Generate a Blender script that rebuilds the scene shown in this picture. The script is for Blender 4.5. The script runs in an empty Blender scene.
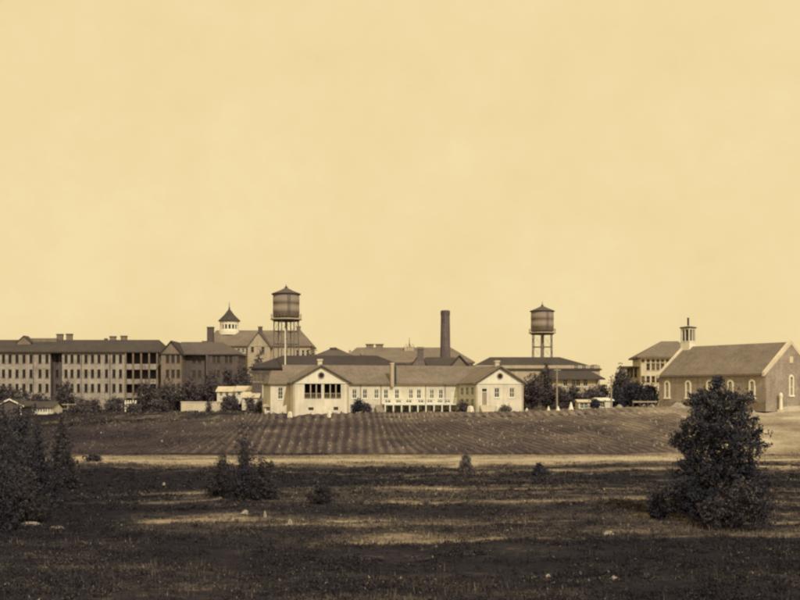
import bpy, math, random
import numpy as np
from mathutils import Vector

random.seed(7)
rng = np.random.default_rng(11)
R = math.radians
scene = bpy.context.scene
COL = scene.collection
ZC = 8.0                      # camera height over the low meadow

# ------------------------------------------------------------------ tags / objects
def tag(o, label=None, cat=None, group=None, kind=None):
    if label: o['label'] = label
    if cat: o['category'] = cat
    if group: o['group'] = group
    if kind: o['kind'] = kind
    return o

def empty(name, loc, rz=0.0, label=None, cat=None, group=None):
    o = bpy.data.objects.new(name, None)
    o.empty_display_size = 0.5
    COL.objects.link(o)
    o.location = loc
    o.rotation_euler = (0, 0, rz)
    return tag(o, label, cat, group)

def copy_tree(o, parent=None):
    c = o.copy()
    COL.objects.link(c)
    if parent: c.parent = parent
    for ch in list(o.children):
        copy_tree(ch, c)
    return c

def place(name, mesh, parent=None, loc=(0, 0, 0), rz=0.0):
    o = bpy.data.objects.new(name, mesh)
    COL.objects.link(o)
    o.location = loc
    o.rotation_euler = (0, 0, rz)
    if parent: o.parent = parent
    return o

class MB:
    """collects faces, then becomes ONE mesh"""
    def __init__(s): s.v = []; s.f = []
    def poly(s, pts):
        n = len(s.v); s.v += [tuple(p) for p in pts]; s.f.append(tuple(range(n, n + len(pts)))); return s
    def box(s, x0, x1, y0, y1, z0, z1):
        n = len(s.v)
        s.v += [(x0,y0,z0),(x1,y0,z0),(x1,y1,z0),(x0,y1,z0),(x0,y0,z1),(x1,y0,z1),(x1,y1,z1),(x0,y1,z1)]
        for q in ((0,3,2,1),(4,5,6,7),(0,1,5,4),(1,2,6,5),(2,3,7,6),(3,0,4,7)):
            s.f.append(tuple(n + i for i in q))
        return s
    def slab(s, pts, t):
        """polygon given from above, with thickness t downwards"""
        n = len(pts); m = len(s.v)
        s.v += [tuple(p) for p in pts] + [(p[0], p[1], p[2] - t) for p in pts]
        s.f.append(tuple(m + i for i in range(n)))
        s.f.append(tuple(m + n + i for i in reversed(range(n))))
        for i in range(n):
            j = (i + 1) % n
            s.f.append((m + i, m + n + i, m + n + j, m + j))
        return s
    def tube(s, a, b, r0, r1=None, n=8, cap=True):
        if r1 is None: r1 = r0
        a = Vector(a); b = Vector(b); d = (b - a).normalized()
        u = d.orthogonal().normalized(); w = d.cross(u)
        m = len(s.v)
        for (c, r) in ((a, r0), (b, r1)):
            for i in range(n):
                t = 2 * math.pi * i / n
                s.v.append(tuple(c + u * (r * math.cos(t)) + w * (r * math.sin(t))))
        for i in range(n):
            j = (i + 1) % n
            s.f.append((m + i, m + j, m + n + j, m + n + i))
        if cap:
            s.f.append(tuple(m + i for i in reversed(range(n))))
            s.f.append(tuple(m + n + i for i in range(n)))
        return s
    def lathe(s, prof, n=24, ph=0.0, cx=0, cy=0):
        m = len(s.v); k = len(prof)
        for (r, z) in prof:
            for i in range(n):
                t = ph + 2 * math.pi * i / n
                s.v.append((cx + r * math.cos(t), cy + r * math.sin(t), z))
        for a in range(k - 1):
            for i in range(n):
                j = (i + 1) % n
                s.f.append((m + a*n + i, m + a*n + j, m + (a+1)*n + j, m + (a+1)*n + i))
        s.f.append(tuple(m + i for i in reversed(range(n))))
        s.f.append(tuple(m + (k-1)*n + i for i in range(n)))
        return s
    def wall(s, p0, p1, z0, z1, ops=(), rev=0.25):
        """vertical wall sheet from p0 to p1, outside on the right-hand side walking p0->p1
        is (dy,-dx); ops = (u0,u1,za,zb) real openings with reveals"""
        dx, dy = p1[0]-p0[0], p1[1]-p0[1]; L = math.hypot(dx, dy); dx /= L; dy /= L
        nx, ny = dy, -dx
        P = lambda u, z, d=0.0: (p0[0] + dx*u - nx*d, p0[1] + dy*u - ny*d, z)
        us = sorted(set([0, L] + [o[0] for o in ops] + [o[1] for o in ops]))
        zs = sorted(set([z0, z1] + [o[2] for o in ops] + [o[3] for o in ops]))
        us = [u for u in us if -1e-6 <= u <= L + 1e-6]
        for i in range(len(us)-1):
            for j in range(len(zs)-1):
                uc, zc = (us[i]+us[i+1])/2, (zs[j]+zs[j+1])/2
                if any(o[0] < uc < o[1] and o[2] < zc < o[3] for o in ops): continue
                s.poly([P(us[i],zs[j]), P(us[i+1],zs[j]), P(us[i+1],zs[j+1]), P(us[i],zs[j+1])])
        for (a, b, c, d) in ops:
            s.poly([P(a,c), P(a,d), P(a,d,rev), P(a,c,rev)])
            s.poly([P(b,c), P(b,c,rev), P(b,d,rev), P(b,d)])
            s.poly([P(a,d), P(b,d), P(b,d,rev), P(a,d,rev)])
            s.poly([P(a,c), P(a,c,rev), P(b,c,rev), P(b,c)])
        return s
    def mesh(s, name, mat, smooth=False):
        me = bpy.data.meshes.new(name)
        me.from_pydata(s.v, [], s.f)
        me.materials.append(mat)
        if smooth:
            me.polygons.foreach_set('use_smooth', [True]*len(me.polygons))
        me.update()
        return me
    def build(s, name, mat, parent=None, loc=(0,0,0), rz=0.0, smooth=False):
        return place(name, s.mesh(name, mat, smooth), parent, loc, rz)

# ------------------------------------------------------------------ noise (for ground, scrub, furrows)
_G = rng.random((256, 256))
def vnoise(x, y):
    xi = np.floor(x).astype(int); yi = np.floor(y).astype(int)
    fx = x - xi; fy = y - yi
    fx = fx*fx*(3-2*fx); fy = fy*fy*(3-2*fy)
    g = lambda a, b: _G[a % 256, b % 256]
    return (g(xi,yi)*(1-fx)+g(xi+1,yi)*fx)*(1-fy) + (g(xi,yi+1)*(1-fx)+g(xi+1,yi+1)*fx)*fy
def fbm(x, y, o=4):
    t = 0.0; a = 0.5
    for i in range(o):
        t = t + a * vnoise(x + 17.3*i, y + 9.1*i); x = x*2.03; y = y*2.03; a *= 0.5
    return t / (1 - 0.5**o)
def sst(a, b, x):
    t = np.clip((x - a) / (b - a), 0, 1); return t*t*(3-2*t)

XS = [-140, -75, -22, 20, 41, 72, 140]
def height(x, y):
    x = np.asarray(x, float); y = np.asarray(y, float)
    zc = np.interp(x, XS, [4.0, 4.0, 4.75, 5.0, 5.7, 6.3, 6.8])
    y1 = np.interp(x, XS, [206, 206, 171, 171, 171, 172, 176])
    y0 = np.interp(x, XS, [134, 134, 137, 137, 136, 128, 124])
    t = np.clip((y - y0) / (y1 - y0), 0, 1)
    t = np.where(t < 0.1, t*t/0.2, np.where(t > 0.92, 1 - 0.0 - (1-t)**2/0.16*1.0 * 1.0, t - 0.05))
    t = np.where(t > 1, 1, t)
    base = t * zc
    und = (fbm(x/16, y/16, 4) - 0.5) * 1.1 * (1 - sst(110, 140, y)) * sst(6, 30, y)
    und += (fbm(x/3.1+40, y/3.1, 3) - 0.5) * 0.28 * (1 - sst(110, 120, y))
    return base + und
def hz(x, y): return float(height(np.array([x]), np.array([y]))[0])

def road_y(x): return 121.5 - 0.02*x + 1.2*np.sin(x/23.0)

def tone(x, y):
    """dryness / brightness of the ground cover, 0 dark scrub .. 1 pale straw"""
    x = np.asarray(x, float); y = np.asarray(y, float)
    n1 = fbm(x/13 + 3, y/9.0 + 8, 4); n2 = fbm(x/4.0, y/2.6 + 5, 4); n3 = fbm(x/30+70, y/16+2, 3); n4 = fbm(x/22+11, y/3.2+31, 4)
    t = 0.13 + 0*x
    t = t + 0.17 * sst(52, 62, y) * (1 - sst(84, 96, y)) * (0.5 + 0.5*sst(-48, -26, x))
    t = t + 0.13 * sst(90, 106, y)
    t = t + 0.24 * np.exp(-((y - 56.5 - 1.4*np.sin(x/9.0))/2.0)**2) * sst(-10, 2, x) * (1 - sst(24, 30, x)*0.4)
    t = t + 0.20 * 0.5*np.exp(-((y - 66 - 1.2*np.sin(x/5.0))/3.4)**2) * sst(-20,-14, x) * (1 - sst(-6, 6, x))
    t = t + 0.34 * np.exp(-((y - 107 - 1.5*np.sin(x/14))/2.4)**2) * sst(0, 14, x)
    verge = np.exp(-((y - road_y(x) - 2.5)/9.5)**4)
    t = t + 0.58 * verge * sst(-52, -44, x)
    lawn = sst(30, 44, x) * sst(130, 140, y)
    t = t + 0.52 * lawn
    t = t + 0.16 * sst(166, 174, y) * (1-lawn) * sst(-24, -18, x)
    t = t - 0.02 * sst(-18, -28, x) * sst(138, 146, y)
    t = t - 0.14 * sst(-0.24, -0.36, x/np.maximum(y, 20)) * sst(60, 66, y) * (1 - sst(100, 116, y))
    t = t - 0.08 * sst(-40, -56, x) * sst(90, 100, y)
    amp = np.where(y < 52, 0.50, 0.62)
    st = fbm(x/24+5, y/1.5+3, 4); st2 = fbm(x/9+25, y/0.8+13, 3)
    t = t + (0.30*sst(0.54, 0.68, st) + 0.12*sst(0.52, 0.66, st2) - 0.05)*sst(-44, -20, x + 0.25*(y-60))*np.where(y < 54, 0.45, 1.0)*(1 - sst(108, 116, y))
    t = t - 0.12*sst(0.52, 0.40, st)*sst(108, 114, y)*(1 - sst(130, 136, y))
    t = t + amp * (0.55*(n1-0.5) + 0.6*(n2-0.5) + 0.25*(n3-0.5) + 0.55*(n4-0.5)*sst(50, 70, y))
    t = t + 0.14 * sst(0.62, 0.75, n2) * sst(54, 62, y)
    t = t + 0.10 * sst(0.66, 0.78, n2) * (1 - sst(46, 56, y))
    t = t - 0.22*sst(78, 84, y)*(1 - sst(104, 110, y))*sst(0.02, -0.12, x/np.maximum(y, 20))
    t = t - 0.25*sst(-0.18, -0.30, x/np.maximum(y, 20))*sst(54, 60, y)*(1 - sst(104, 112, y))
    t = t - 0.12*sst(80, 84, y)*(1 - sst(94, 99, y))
    return np.clip(t, 0.02, 1)

# ------------------------------------------------------------------ materials
def lin(c):
    return tuple((v/12.92 if v <= 0.04045 else ((v+0.055)/1.055)**2.4) for v in (k/255 for k in c))
IRR_V = (0.90, 0.76, 0.52)      # light on a wall that faces the camera
IRR_H = (1.25, 1.04, 0.66)      # light on open ground
def alb(c, irr):
    return tuple(min(0.8, h*a/b) for h, a, b in zip((1.01, 0.97, 1.03), lin(c), irr))

def new_mat(name):
    m = bpy.data.materials.new(name); m.use_nodes = True
    nt = m.node_tree; b = nt.nodes['Principled BSDF']
    b.inputs['Roughness'].default_value = 0.9
    b.inputs['Specular IOR Level'].default_value = 0.15
    return m, nt, b
def N(nt, t, **kw):
    n = nt.nodes.new(t)
    for k, v in kw.items(): setattr(n, k, v)
    return n

def surf(name, c, irr=IRR_V, var=0.28, scale=0.9, streak=0.0, grain=0.12, dark=None, rough=0.9, bump=0.0, brick=False):
    """weathered surface: big blotches, vertical streaks, fine grain; c is the colour it should show in daylight"""
    m, nt, b = new_mat(name)
    base = alb(c, irr)
    tc = N(nt, 'ShaderNodeTexCoord')
    oi = N(nt, 'ShaderNodeObjectInfo')
    add = N(nt, 'ShaderNodeVectorMath', operation='ADD')
    mulr = N(nt, 'ShaderNodeVectorMath', operation='SCALE'); mulr.inputs['Scale'].default_value = 0.0
    nt.links.new(tc.outputs['Object'], add.inputs[0]); nt.links.new(oi.outputs['Location'], mulr.inputs[0]); nt.links.new(mulr.outputs[0], add.inputs[1])
    n1 = N(nt, 'ShaderNodeTexNoise'); n1.inputs['Scale'].default_value = scale*0.35; n1.inputs['Detail'].default_value = 6; n1.inputs['Roughness'].default_value = 0.65
    nt.links.new(add.outputs[0], n1.inputs['Vector'])
    mp = N(nt, 'ShaderNodeMapping'); mp.inputs['Scale'].default_value = (1.6, 1.6, 0.16)
    nt.links.new(add.outputs[0], mp.inputs['Vector'])
    n2 = N(nt, 'ShaderNodeTexNoise'); n2.inputs['Scale'].default_value = 1.3; n2.inputs['Detail'].default_value = 4
    nt.links.new(mp.outputs[0], n2.inputs['Vector'])
    n3 = N(nt, 'ShaderNodeTexNoise'); n3.inputs['Scale'].default_value = 5.5; n3.inputs['Detail'].default_value = 3
    nt.links.new(add.outputs[0], n3.inputs['Vector'])
    def centred(n, k):
        q = N(nt, 'ShaderNodeMath', operation='MULTIPLY_ADD'); q.inputs[1].default_value = k*2; q.inputs[2].default_value = -k
        nt.links.new(n.outputs['Fac'], q.inputs[0]); return q
    a = centred(n1, var*1.6); s2 = centred(n2, streak*1.6); s3 = centred(n3, grain*1.6)
    t1 = N(nt, 'ShaderNodeMath', operation='ADD'); nt.links.new(a.outputs[0], t1.inputs[0]); nt.links.new(s2.outputs[0], t1.inputs[1])
    t2 = N(nt, 'ShaderNodeMath', operation='ADD'); nt.links.new(t1.outputs[0], t2.inputs[0]); nt.links.new(s3.outputs[0], t2.inputs[1])
    t3 = N(nt, 'ShaderNodeMath', operation='ADD'); t3.inputs[1].default_value = 1.0; nt.links.new(t2.outputs[0], t3.inputs[0])
    src = t3
    if brick:
        br = N(nt, 'ShaderNodeTexBrick'); br.inputs['Scale'].default_value = 1.0
        br.inputs['Brick Width'].default_value = 0.5; br.inputs['Row Height'].default_value = 0.18; br.inputs['Mortar Size'].default_value = 0.02
        br.inputs['Color1'].default_value = (1,1,1,1); br.inputs['Color2'].default_value = (.72,.72,.72,1); br.inputs['Mortar'].default_value = (1.1,1.1,1.1,1)
        sp = N(nt, 'ShaderNodeSeparateXYZ'); cb = N(nt, 'ShaderNodeCombineXYZ'); sm = N(nt, 'ShaderNodeMath', operation='ADD')
        nt.links.new(add.outputs[0], sp.inputs[0]); nt.links.new(sp.outputs[0], sm.inputs[0]); nt.links.new(sp.outputs[1], sm.inputs[1])
        nt.links.new(sm.outputs[0], cb.inputs[0]); nt.links.new(sp.outputs[2], cb.inputs[1]); nt.links.new(cb.outputs[0], br.inputs['Vector'])
        mm = N(nt, 'ShaderNodeMath', operation='MULTIPLY'); nt.links.new(br.outputs['Color'], mm.inputs[0]); nt.links.new(t3.outputs[0], mm.inputs[1]); src = mm
    sc = N(nt, 'ShaderNodeVectorMath', operation='SCALE'); sc.inputs[0].default_value = base
    nt.links.new(src.outputs[0], sc.inputs['Scale']); nt.links.new(sc.outputs[0], b.inputs['Base Color'])
    b.inputs['Roughness'].default_value = rough
    if bump:
        bp = N(nt, 'ShaderNodeBump'); bp.inputs['Strength'].default_value = bump; bp.inputs['Distance'].default_value = 0.1
        nt.links.new(n3.outputs['Fac'], bp.inputs['Height']); nt.links.new(bp.outputs[0], b.inputs['Normal'])
    return m

def cover(name, stops, irr, grain=0.25, gscale=(0.8, 0.8, 0.8), amp=0.3):
    """ground cover driven by the mesh's 'tone' attribute"""
    m, nt, b = new_mat(name)
    at = N(nt, 'ShaderNodeAttribute', attribute_name='tone')
    tc = N(nt, 'ShaderNodeTexCoord')
    mp = N(nt, 'ShaderNodeMapping'); mp.inputs['Scale'].default_value = gscale
    nt.links.new(tc.outputs['Object'], mp.inputs['Vector'])
    n = N(nt, 'ShaderNodeTexNoise'); n.inputs['Scale'].default_value = 2.0; n.inputs['Detail'].default_value = 8; n.inputs['Roughness'].default_value = 0.75
    nt.links.new(mp.outputs[0], n.inputs['Vector'])
    q = N(nt, 'ShaderNodeMath', operation='MULTIPLY_ADD'); q.inputs[1].default_value = amp*2; q.inputs[2].default_value = -amp
    nt.links.new(n.outputs['Fac'], q.inputs[0])
    s = N(nt, 'ShaderNodeMath', operation='ADD'); nt.links.new(at.outputs['Fac'], s.inputs[0]); nt.links.new(q.outputs[0], s.inputs[1])
    r = N(nt, 'ShaderNodeValToRGB')
    el = r.color_ramp.elements
    el[0].position = stops[0][0]; el[0].color = (*alb(stops[0][1], irr), 1)
    el[1].position = stops[-1][0]; el[1].color = (*alb(stops[-1][1], irr), 1)
    for p, c in stops[1:-1]:
        e = el.new(p); e.color = (*alb(c, irr), 1)
    nt.links.new(s.outputs[0], r.inputs[0]); nt.links.new(r.outputs[0], b.inputs['Base Color'])
    bp = N(nt, 'ShaderNodeBump'); bp.inputs['Strength'].default_value = 0.5; bp.inputs['Distance'].default_value = 0.15
    nt.links.new(n.outputs['Fac'], bp.inputs['Height']); nt.links.new(bp.outputs[0], b.inputs['Normal'])
    b.inputs['Roughness'].default_value = 1.0; b.inputs['Specular IOR Level'].default_value = 0.0
    return m

GR = [(0.0, (47,42,38)), (0.22, (62,55,47)), (0.42, (102,88,66)), (0.68, (160,137,95)), (1.0, (212,188,134))]
M = {}
M['ground'] = cover('meadow ground', GR, IRR_H, amp=0.50, gscale=(0.9,1.5,0.9))
M['grass'] = cover('scrub blades', GR, (1.0,0.83,0.55), amp=0.12)
M['field'] = cover('ploughed soil', [(0,(60,51,44)),(0.4,(88,74,59)),(0.7,(116,98,72)),(1,(158,136,96))], IRR_H, amp=0.22, gscale=(0.5,0.5,0.5))
M['leaf'] = cover('dark foliage', [(0,(42,39,38)),(0.4,(54,50,47)),(0.75,(72,66,57)),(1,(104,93,74))], (0.85,0.7,0.46), amp=0.05)
M['leaf_brown'] = cover('brown brush', [(0,(46,40,36)),(0.5,(62,54,46)),(1,(96,84,66))], (0.85,0.7,0.46), amp=0.05)
M['leaf_far'] = cover('distant foliage', [(0,(58,50,45)),(0.45,(76,66,56)),(1,(112,97,75))], (0.85,0.7,0.46), amp=0.05)  # stops lifted to paint in the haze over far trees
M['leaf_grey'] = cover('grey dry brush', [(0,(62,54,48)),(0.5,(98,86,70)),(1,(150,132,98))], (0.85,0.7,0.46), amp=0.05)
M['road'] = surf('dirt road', (186,162,114), IRR_H, var=0.45, scale=1.2, grain=0.3)
M['rock'] = surf('pale rock', (172,152,112), IRR_H, var=0.3, scale=3, grain=0.2)
M['bark'] = surf('bark', (64,54,46), var=0.3, scale=3)
M['white'] = surf('white boards', (222,202,152), var=0.14, streak=0.10, grain=0.08)
M['trim'] = surf('white painted trim', (228,209,160), var=0.10, grain=0.06)
M['cream'] = surf('cream painted wall', (205,186,140), var=0.30, streak=0.16, grain=0.16)
M['cream_dim'] = surf('dirty cream wall', (172,150,106), var=0.24, streak=0.2, grain=0.12)
M['shingle'] = surf('tan shingle roof', (134,115,84), (1.2,1.0,0.65), var=0.26, streak=0.25, grain=0.18)
M['shingle_grey'] = surf('grey brown roof', (106,92,71), (1.2,1.0,0.65), var=0.26, streak=0.22, grain=0.16)
M['roof_dark'] = surf('dark slate roof', (86,74,57), (1.2,1.0,0.65), var=0.28, streak=0.22, grain=0.16)
M['roof_black'] = surf('black tar and shaded roof', (78,67,54), (1.2,1.0,0.65), var=0.28, streak=0.15, grain=0.16)  # dark tone also paints the shade on the low range's roof
M['brick_tan'] = surf('tan brick', (158,140,107), var=0.5, streak=0.2, grain=0.16, brick=True)
M['brick'] = surf('brown brick', (128,109,80), var=0.3, streak=0.22, grain=0.16, brick=True)
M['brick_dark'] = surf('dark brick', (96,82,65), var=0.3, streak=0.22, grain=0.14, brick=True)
M['brick_church'] = surf('church brick', (148,129,97), var=0.36, streak=0.24, grain=0.14, brick=True)
M['stone'] = surf('pale stone wall', (196,174,126), var=0.26, streak=0.1, grain=0.14)
M['stack'] = surf('chimney brick', (104,89,72), var=0.26, streak=0.25, grain=0.14, brick=True)
M['steel'] = surf('tank steel plate', (136,117,88), var=0.07, streak=0.05, grain=0.08, rough=0.6)
M['steel_leg'] = surf('hazed steel legs', (116,100,76), var=0.15, grain=0.08, rough=0.7)  # lighter tone paints in haze on the far towers
M['steel_dark'] = surf('dark steel', (78,66,54), var=0.2, grain=0.08, rough=0.7)
M['pipe'] = surf('pale painted pipe', (214,194,146), var=0.12, streak=0.08, grain=0.06)
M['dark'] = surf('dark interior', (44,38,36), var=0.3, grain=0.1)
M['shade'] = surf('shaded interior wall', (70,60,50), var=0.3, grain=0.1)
M['post'] = surf('weathered wood', (150,130,94), var=0.2, streak=0.2, grain=0.1)
M['wood_dark'] = surf('dark timber', (66,56,48), var=0.2, streak=0.2, grain=0.1)
m, nt, b = new_mat('window glass'); b.inputs['Base Color'].default_value = (0.042, 0.034, 0.030, 1); b.inputs['Roughness'].default_value = 0.25  # base colour lifted to paint in the aerial fade
b.inputs['Specular IOR Level'].default_value = 0.3
M['glass'] = m
m, nt, b = new_mat('dusty window glass'); b.inputs['Base Color'].default_value = (0.13, 0.105, 0.075, 1); b.inputs['Roughness'].default_value = 0.3
M['glass_pale'] = m
m, nt, b = new_mat('window glass with curtain'); b.inputs['Base Color'].default_value = (0.065, 0.055, 0.045, 1); b.inputs['Roughness'].default_value = 0.2
M['glass_mid'] = m
m, nt, b = new_mat('dark window opening'); b.inputs['Base Color'].default_value = (0.026, 0.022, 0.020, 1); b.inputs['Roughness'].default_value = 0.5
M['glass_deep'] = m

# ------------------------------------------------------------------ window meshes shared between copies
_wcache = {}
def window(parent, x, y, zs, w, h, rz=0.0, proud=0.0, frame='trim', glass='glass', fw=0.1, mull=(1, 1), sill=True, arch=False, name='window'):
    """window part with frame; the pane is its child. (x,y,zs) = middle of the bottom edge on the wall face, facing -y when rz=0"""
    key = (w, h, frame, glass, fw, mull, sill, arch)
    if key not in _wcache:
        f = MB(); d0, d1 = 0.10, 0.18
        f.box(-w/2, -w/2+fw, d0, d1, 0, h).box(w/2-fw, w/2, d0, d1, 0, h)
        f.box(-w/2+fw, w/2-fw, d0, d1, h-fw, h).box(-w/2+fw, w/2-fw, d0, d1, 0, fw)
        for i in range(mull[0]):
            u = -w/2 + w*(i+1)/(mull[0]+1); f.box(u-fw*.3, u+fw*.3, d0+.02, d1, fw, h-fw)
        for i in range(mull[1]):
            zz = h*(i+1)/(mull[1]+1); f.box(-w/2+fw, w/2-fw, d0+.01, d1-.01, zz-fw*.3, zz+fw*.3)
        if sill: f.box(-w/2-.08, w/2+.08, -0.10, d0, -0.12, -0.003)
        p = MB(); p.poly([(-w/2, .205, 0), (w/2, .205, 0), (w/2, .205, h), (-w/2, .205, h)])
        _wcache[key] = (f.mesh(name, M[frame]), p.mesh('pane', M[glass]))
    fm, pm = _wcache[key]
    o = place(name, fm, parent, (x + math.sin(rz)*proud, y - math.cos(rz)*proud, zs), rz)
    q = place('pane', pm, o)
    k = random.random()
    if k < .38 and glass != 'glass_deep':
        q.data = _wcache.setdefault((pm.name, k < .14), pm.copy()); q.data.materials[0] = M['glass_mid' if k >= .14 else 'glass_pale']
    return o

def row_windows(parent, p0, p1, spec, **kw):
    """spec = (u, z, w, h) list on the wall p0->p1; returns the openings"""
    dx, dy = p1[0]-p0[0], p1[1]-p0[1]; L = math.hypot(dx, dy); rz = math.atan2(dy, dx)
    ops = []
    for (u, z, w, h) in spec:
        window(parent, p0[0]+dx/L*u, p0[1]+dy/L*u, z, w, h, rz, **kw)
        ops.append((u-w/2, u+w/2, z, z+h))
    return ops

def gable_y(mb, x0, x1, y0, y1, ze, zr, oh=0.5, t=0.25, ohy=None):
    """gable roof whose ridge runs along y"""
    if ohy is None: ohy = oh
    xm = (x0+x1)/2; k = (zr-ze)/(xm-x0); e = ze - k*oh
    mb.slab([(x0-oh,y0-ohy,e+t),(xm,y0-ohy,zr+t),(xm,y1,zr+t),(x0-oh,y1,e+t)], t)
    mb.slab([(xm,y0-ohy,zr+t),(x1+oh,y0-ohy,e+t),(x1+oh,y1,e+t),(xm,y1,zr+t)], t)
    return mb
def gable_x(mb, x0, x1, y0, y1, ze, zr, oh=0.5, t=0.25, ohx=None):
    if ohx is None: ohx = oh
    ym = (y0+y1)/2; k = (zr-ze)/(ym-y0); e = ze - k*oh
    mb.slab([(x0-ohx,y0-oh,e+t),(x1+ohx,y0-oh,e+t),(x1+ohx,ym,zr+t),(x0-ohx,ym,zr+t)], t)
    mb.slab([(x0-ohx,ym,zr+t),(x1+ohx,ym,zr+t),(x1+ohx,y1+oh,e+t),(x0-ohx,y1+oh,e+t)], t)
    return mb
def hip_x(mb, x0, x1, y0, y1, ze, zr, oh=0.5, t=0.25, hl=None, hr=None):
    """hip roof, ridge along x; hl / hr = run of the hip at either end (0 = gable end)"""
    ym = (y0+y1)/2; hw = ym - y0 + oh
    if hl is None: hl = hw
    if hr is None: hr = hw
    a, b_, c, d = x0-oh, x1+oh, y0-oh, y1+oh
    k = (zr-ze)/(ym-y0); e = ze - k*oh
    p, q = a+hl, b_-hr
    if q < p: p = q = (p+q)/2
    E, Z = e+t, zr+t
    mb.slab([(a,c,E),(b_,c,E),(q,ym,Z),(p,ym,Z)], t)
    mb.slab([(b_,d,E),(a,d,E),(p,ym,Z),(q,ym,Z)], t)
    if hl: mb.slab([(a,d,E),(a,c,E),(p,ym,Z)], t)
    if hr: mb.slab([(b_,c,E),(b_,d,E),(q,ym,Z)], t)
    return mb

def chimney(parent, x, y, z0, z1, w=1.2, d=0.9, mat='brick_dark', cap='brick'):
    c = MB().box(x-w/2, x+w/2, y-d/2, y+d/2, z0, z1).build('chimney', M[mat], parent)
    MB().box(x-w/2-.12, x+w/2+.12, y-d/2-.12, y+d/2+.12, z1+.003, z1+.3).build('cap', M[cap], c)
    return c

X = lambda px, d: (px-400)/1000.0*d
Z = lambda py, d: ZC + (395-py)/1000.0*d

# ------------------------------------------------------------------ foliage
def leaves(name, mat, blobs, n, size, parent=None, clump=None, per=30, flat=0.75, shade=True, loc=(0,0,0), wisp=0.0):
    """leaf-sized faces gathered in clumps through the volume of ellipsoids (cx,cy,cz,rx,ry,rz)"""
    bl = np.array(blobs, float); vol = bl[:,3]*bl[:,4]*bl[:,5]
    nc = max(8, n//per)
    ib = rng.choice(len(bl), nc, p=vol/vol.sum()); B = bl[ib]
    d = rng.normal(size=(nc,3)); d /= np.linalg.norm(d, axis=1)[:,None]
    rad = rng.random(nc)**0.42
    rad *= 1 + 0.22*(rng.random(nc)-0.35) + wisp*rng.random(nc)**3
    cc = B[:,:3] + d*rad[:,None]*B[:,3:]
    keep = cc[:,2] > 0.05
    cc = cc[keep]; nc = len(cc)
    ctone = rng.random(nc)
    cs = (clump or size*3) * (0.5 + rng.random(nc))
    idx = np.repeat(np.arange(nc), per)
    m = len(idx)
    p = cc[idx] + np.clip(rng.normal(size=(m,3)), -2, 2)*0.5*cs[idx][:,None]*np.array([1,1,flat])
    a = rng.normal(size=(m,3)); a /= np.linalg.norm(a, axis=1)[:,None]
    t = rng.normal(size=(m,3)); b_ = np.cross(a, t); b_ /= np.linalg.norm(b_, axis=1)[:,None]
    s = size*(0.55 + 0.8*rng.random(m))[:,None]
    v = np.empty((m,4,3))
    v[:,0] = p - a*s; v[:,1] = p + b_*s*0.55; v[:,2] = p + a*s; v[:,3] = p - b_*s*0.55
    v[:,:,2] = np.maximum(v[:,:,2], 0.02)
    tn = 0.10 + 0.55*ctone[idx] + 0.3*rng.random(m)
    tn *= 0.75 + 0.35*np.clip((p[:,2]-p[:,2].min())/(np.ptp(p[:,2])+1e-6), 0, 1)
    o = quads(name, mat, v, tn, parent, loc)
    return o

def quads(name, mat, v, tn, parent=None, loc=(0,0,0)):
    m, k = v.shape[:2]
    me = bpy.data.meshes.new(name)
    me.vertices.add(m*k); me.vertices.foreach_set('co', v.reshape(-1).astype(np.float32))
    me.loops.add(m*k); me.loops.foreach_set('vertex_index', np.arange(m*k, dtype=np.int32))
    me.polygons.add(m); me.polygons.foreach_set('loop_start', np.arange(0, m*k, k, dtype=np.int32))
    me.materials.append(M[mat])
    at = me.attributes.new('tone', 'FLOAT', 'POINT'); at.data.foreach_set('value', np.repeat(tn, k).astype(np.float32))
    me.update(calc_edges=True); me.validate()
    return place(name, me, parent, loc)

def limbs(parent, h, r, n=7, spread=0.5, base=0.25, seed=0, mat='bark', lean=0.0):
    rd = random.Random(seed); mb = MB()
    pts = [Vector((0,0,-0.15))]
    for i in range(1, 6):
        pts.append(Vector((rd.uniform(-.04,.04)*h + lean*i/5*h, rd.uniform(-.04,.04)*h, h*0.8*i/5)))
    for i in range(5):
        mb.tube(pts[i], pts[i+1], r*(1-i*0.17), r*(1-(i+1)*0.17), 7)
    for i in range(n):
        t = base + (0.95-base)*i/max(1,n-1); k = min(4, int(t*5)); q = pts[k].lerp(pts[k+1], t*5-k)
        a = i*2.4 + rd.uniform(-.4,.4); L = h*spread*(0.5+0.5*rd.random())*(1.15-t*0.7)
        e1 = q + Vector((math.cos(a)*L*.55, math.sin(a)*L*.55, L*.28)); e2 = e1 + Vector((math.cos(a+.3)*L*.45, math.sin(a+.3)*L*.45, L*.32))
        r0 = r*(0.55-0.35*t)
        mb.tube(q, e1, r0, r0*.6, 5); mb.tube(e1, e2, r0*.6, r0*.2, 5)
        e3 = e1 + Vector((math.cos(a-.7)*L*.35, math.sin(a-.7)*L*.35, L*.12)); mb.tube(e1, e3, r0*.5, r0*.15, 4)
    return mb.build('trunk', M[mat], parent)

def env_blobs(h, w, n, seed, low=0.12, shape='round'):
    """irregular crown envelope of n lobes; w = full width"""
    rd = random.Random(seed); out = []
    for i in range(n):
        t = (i+0.5)/n
        z = h*(low + (1-low)*t*0.92)
        if shape == 'round': prof = math.sin(math.pi*min(1, 0.18+0.78*t))**0.7
        elif shape == 'cone': prof = 1.0 - 0.8*t
        else: prof = 1.0 - 0.35*t
        a = rd.uniform(0, 6.28); rr = w/2*prof
        s = rr*rd.uniform(0.42, 0.6)
        off = max(0, rr - s)*rd.uniform(0.5, 1.0)
        out.append((math.cos(a)*off, math.sin(a)*off, z, s, s, min(s, h*.26)*rd.uniform(.7,1.0)))
    out.append((0, 0, h*(low+0.4*(1-low)), w*.26, w*.26, h*(1-low)*.40))
    return out

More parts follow.
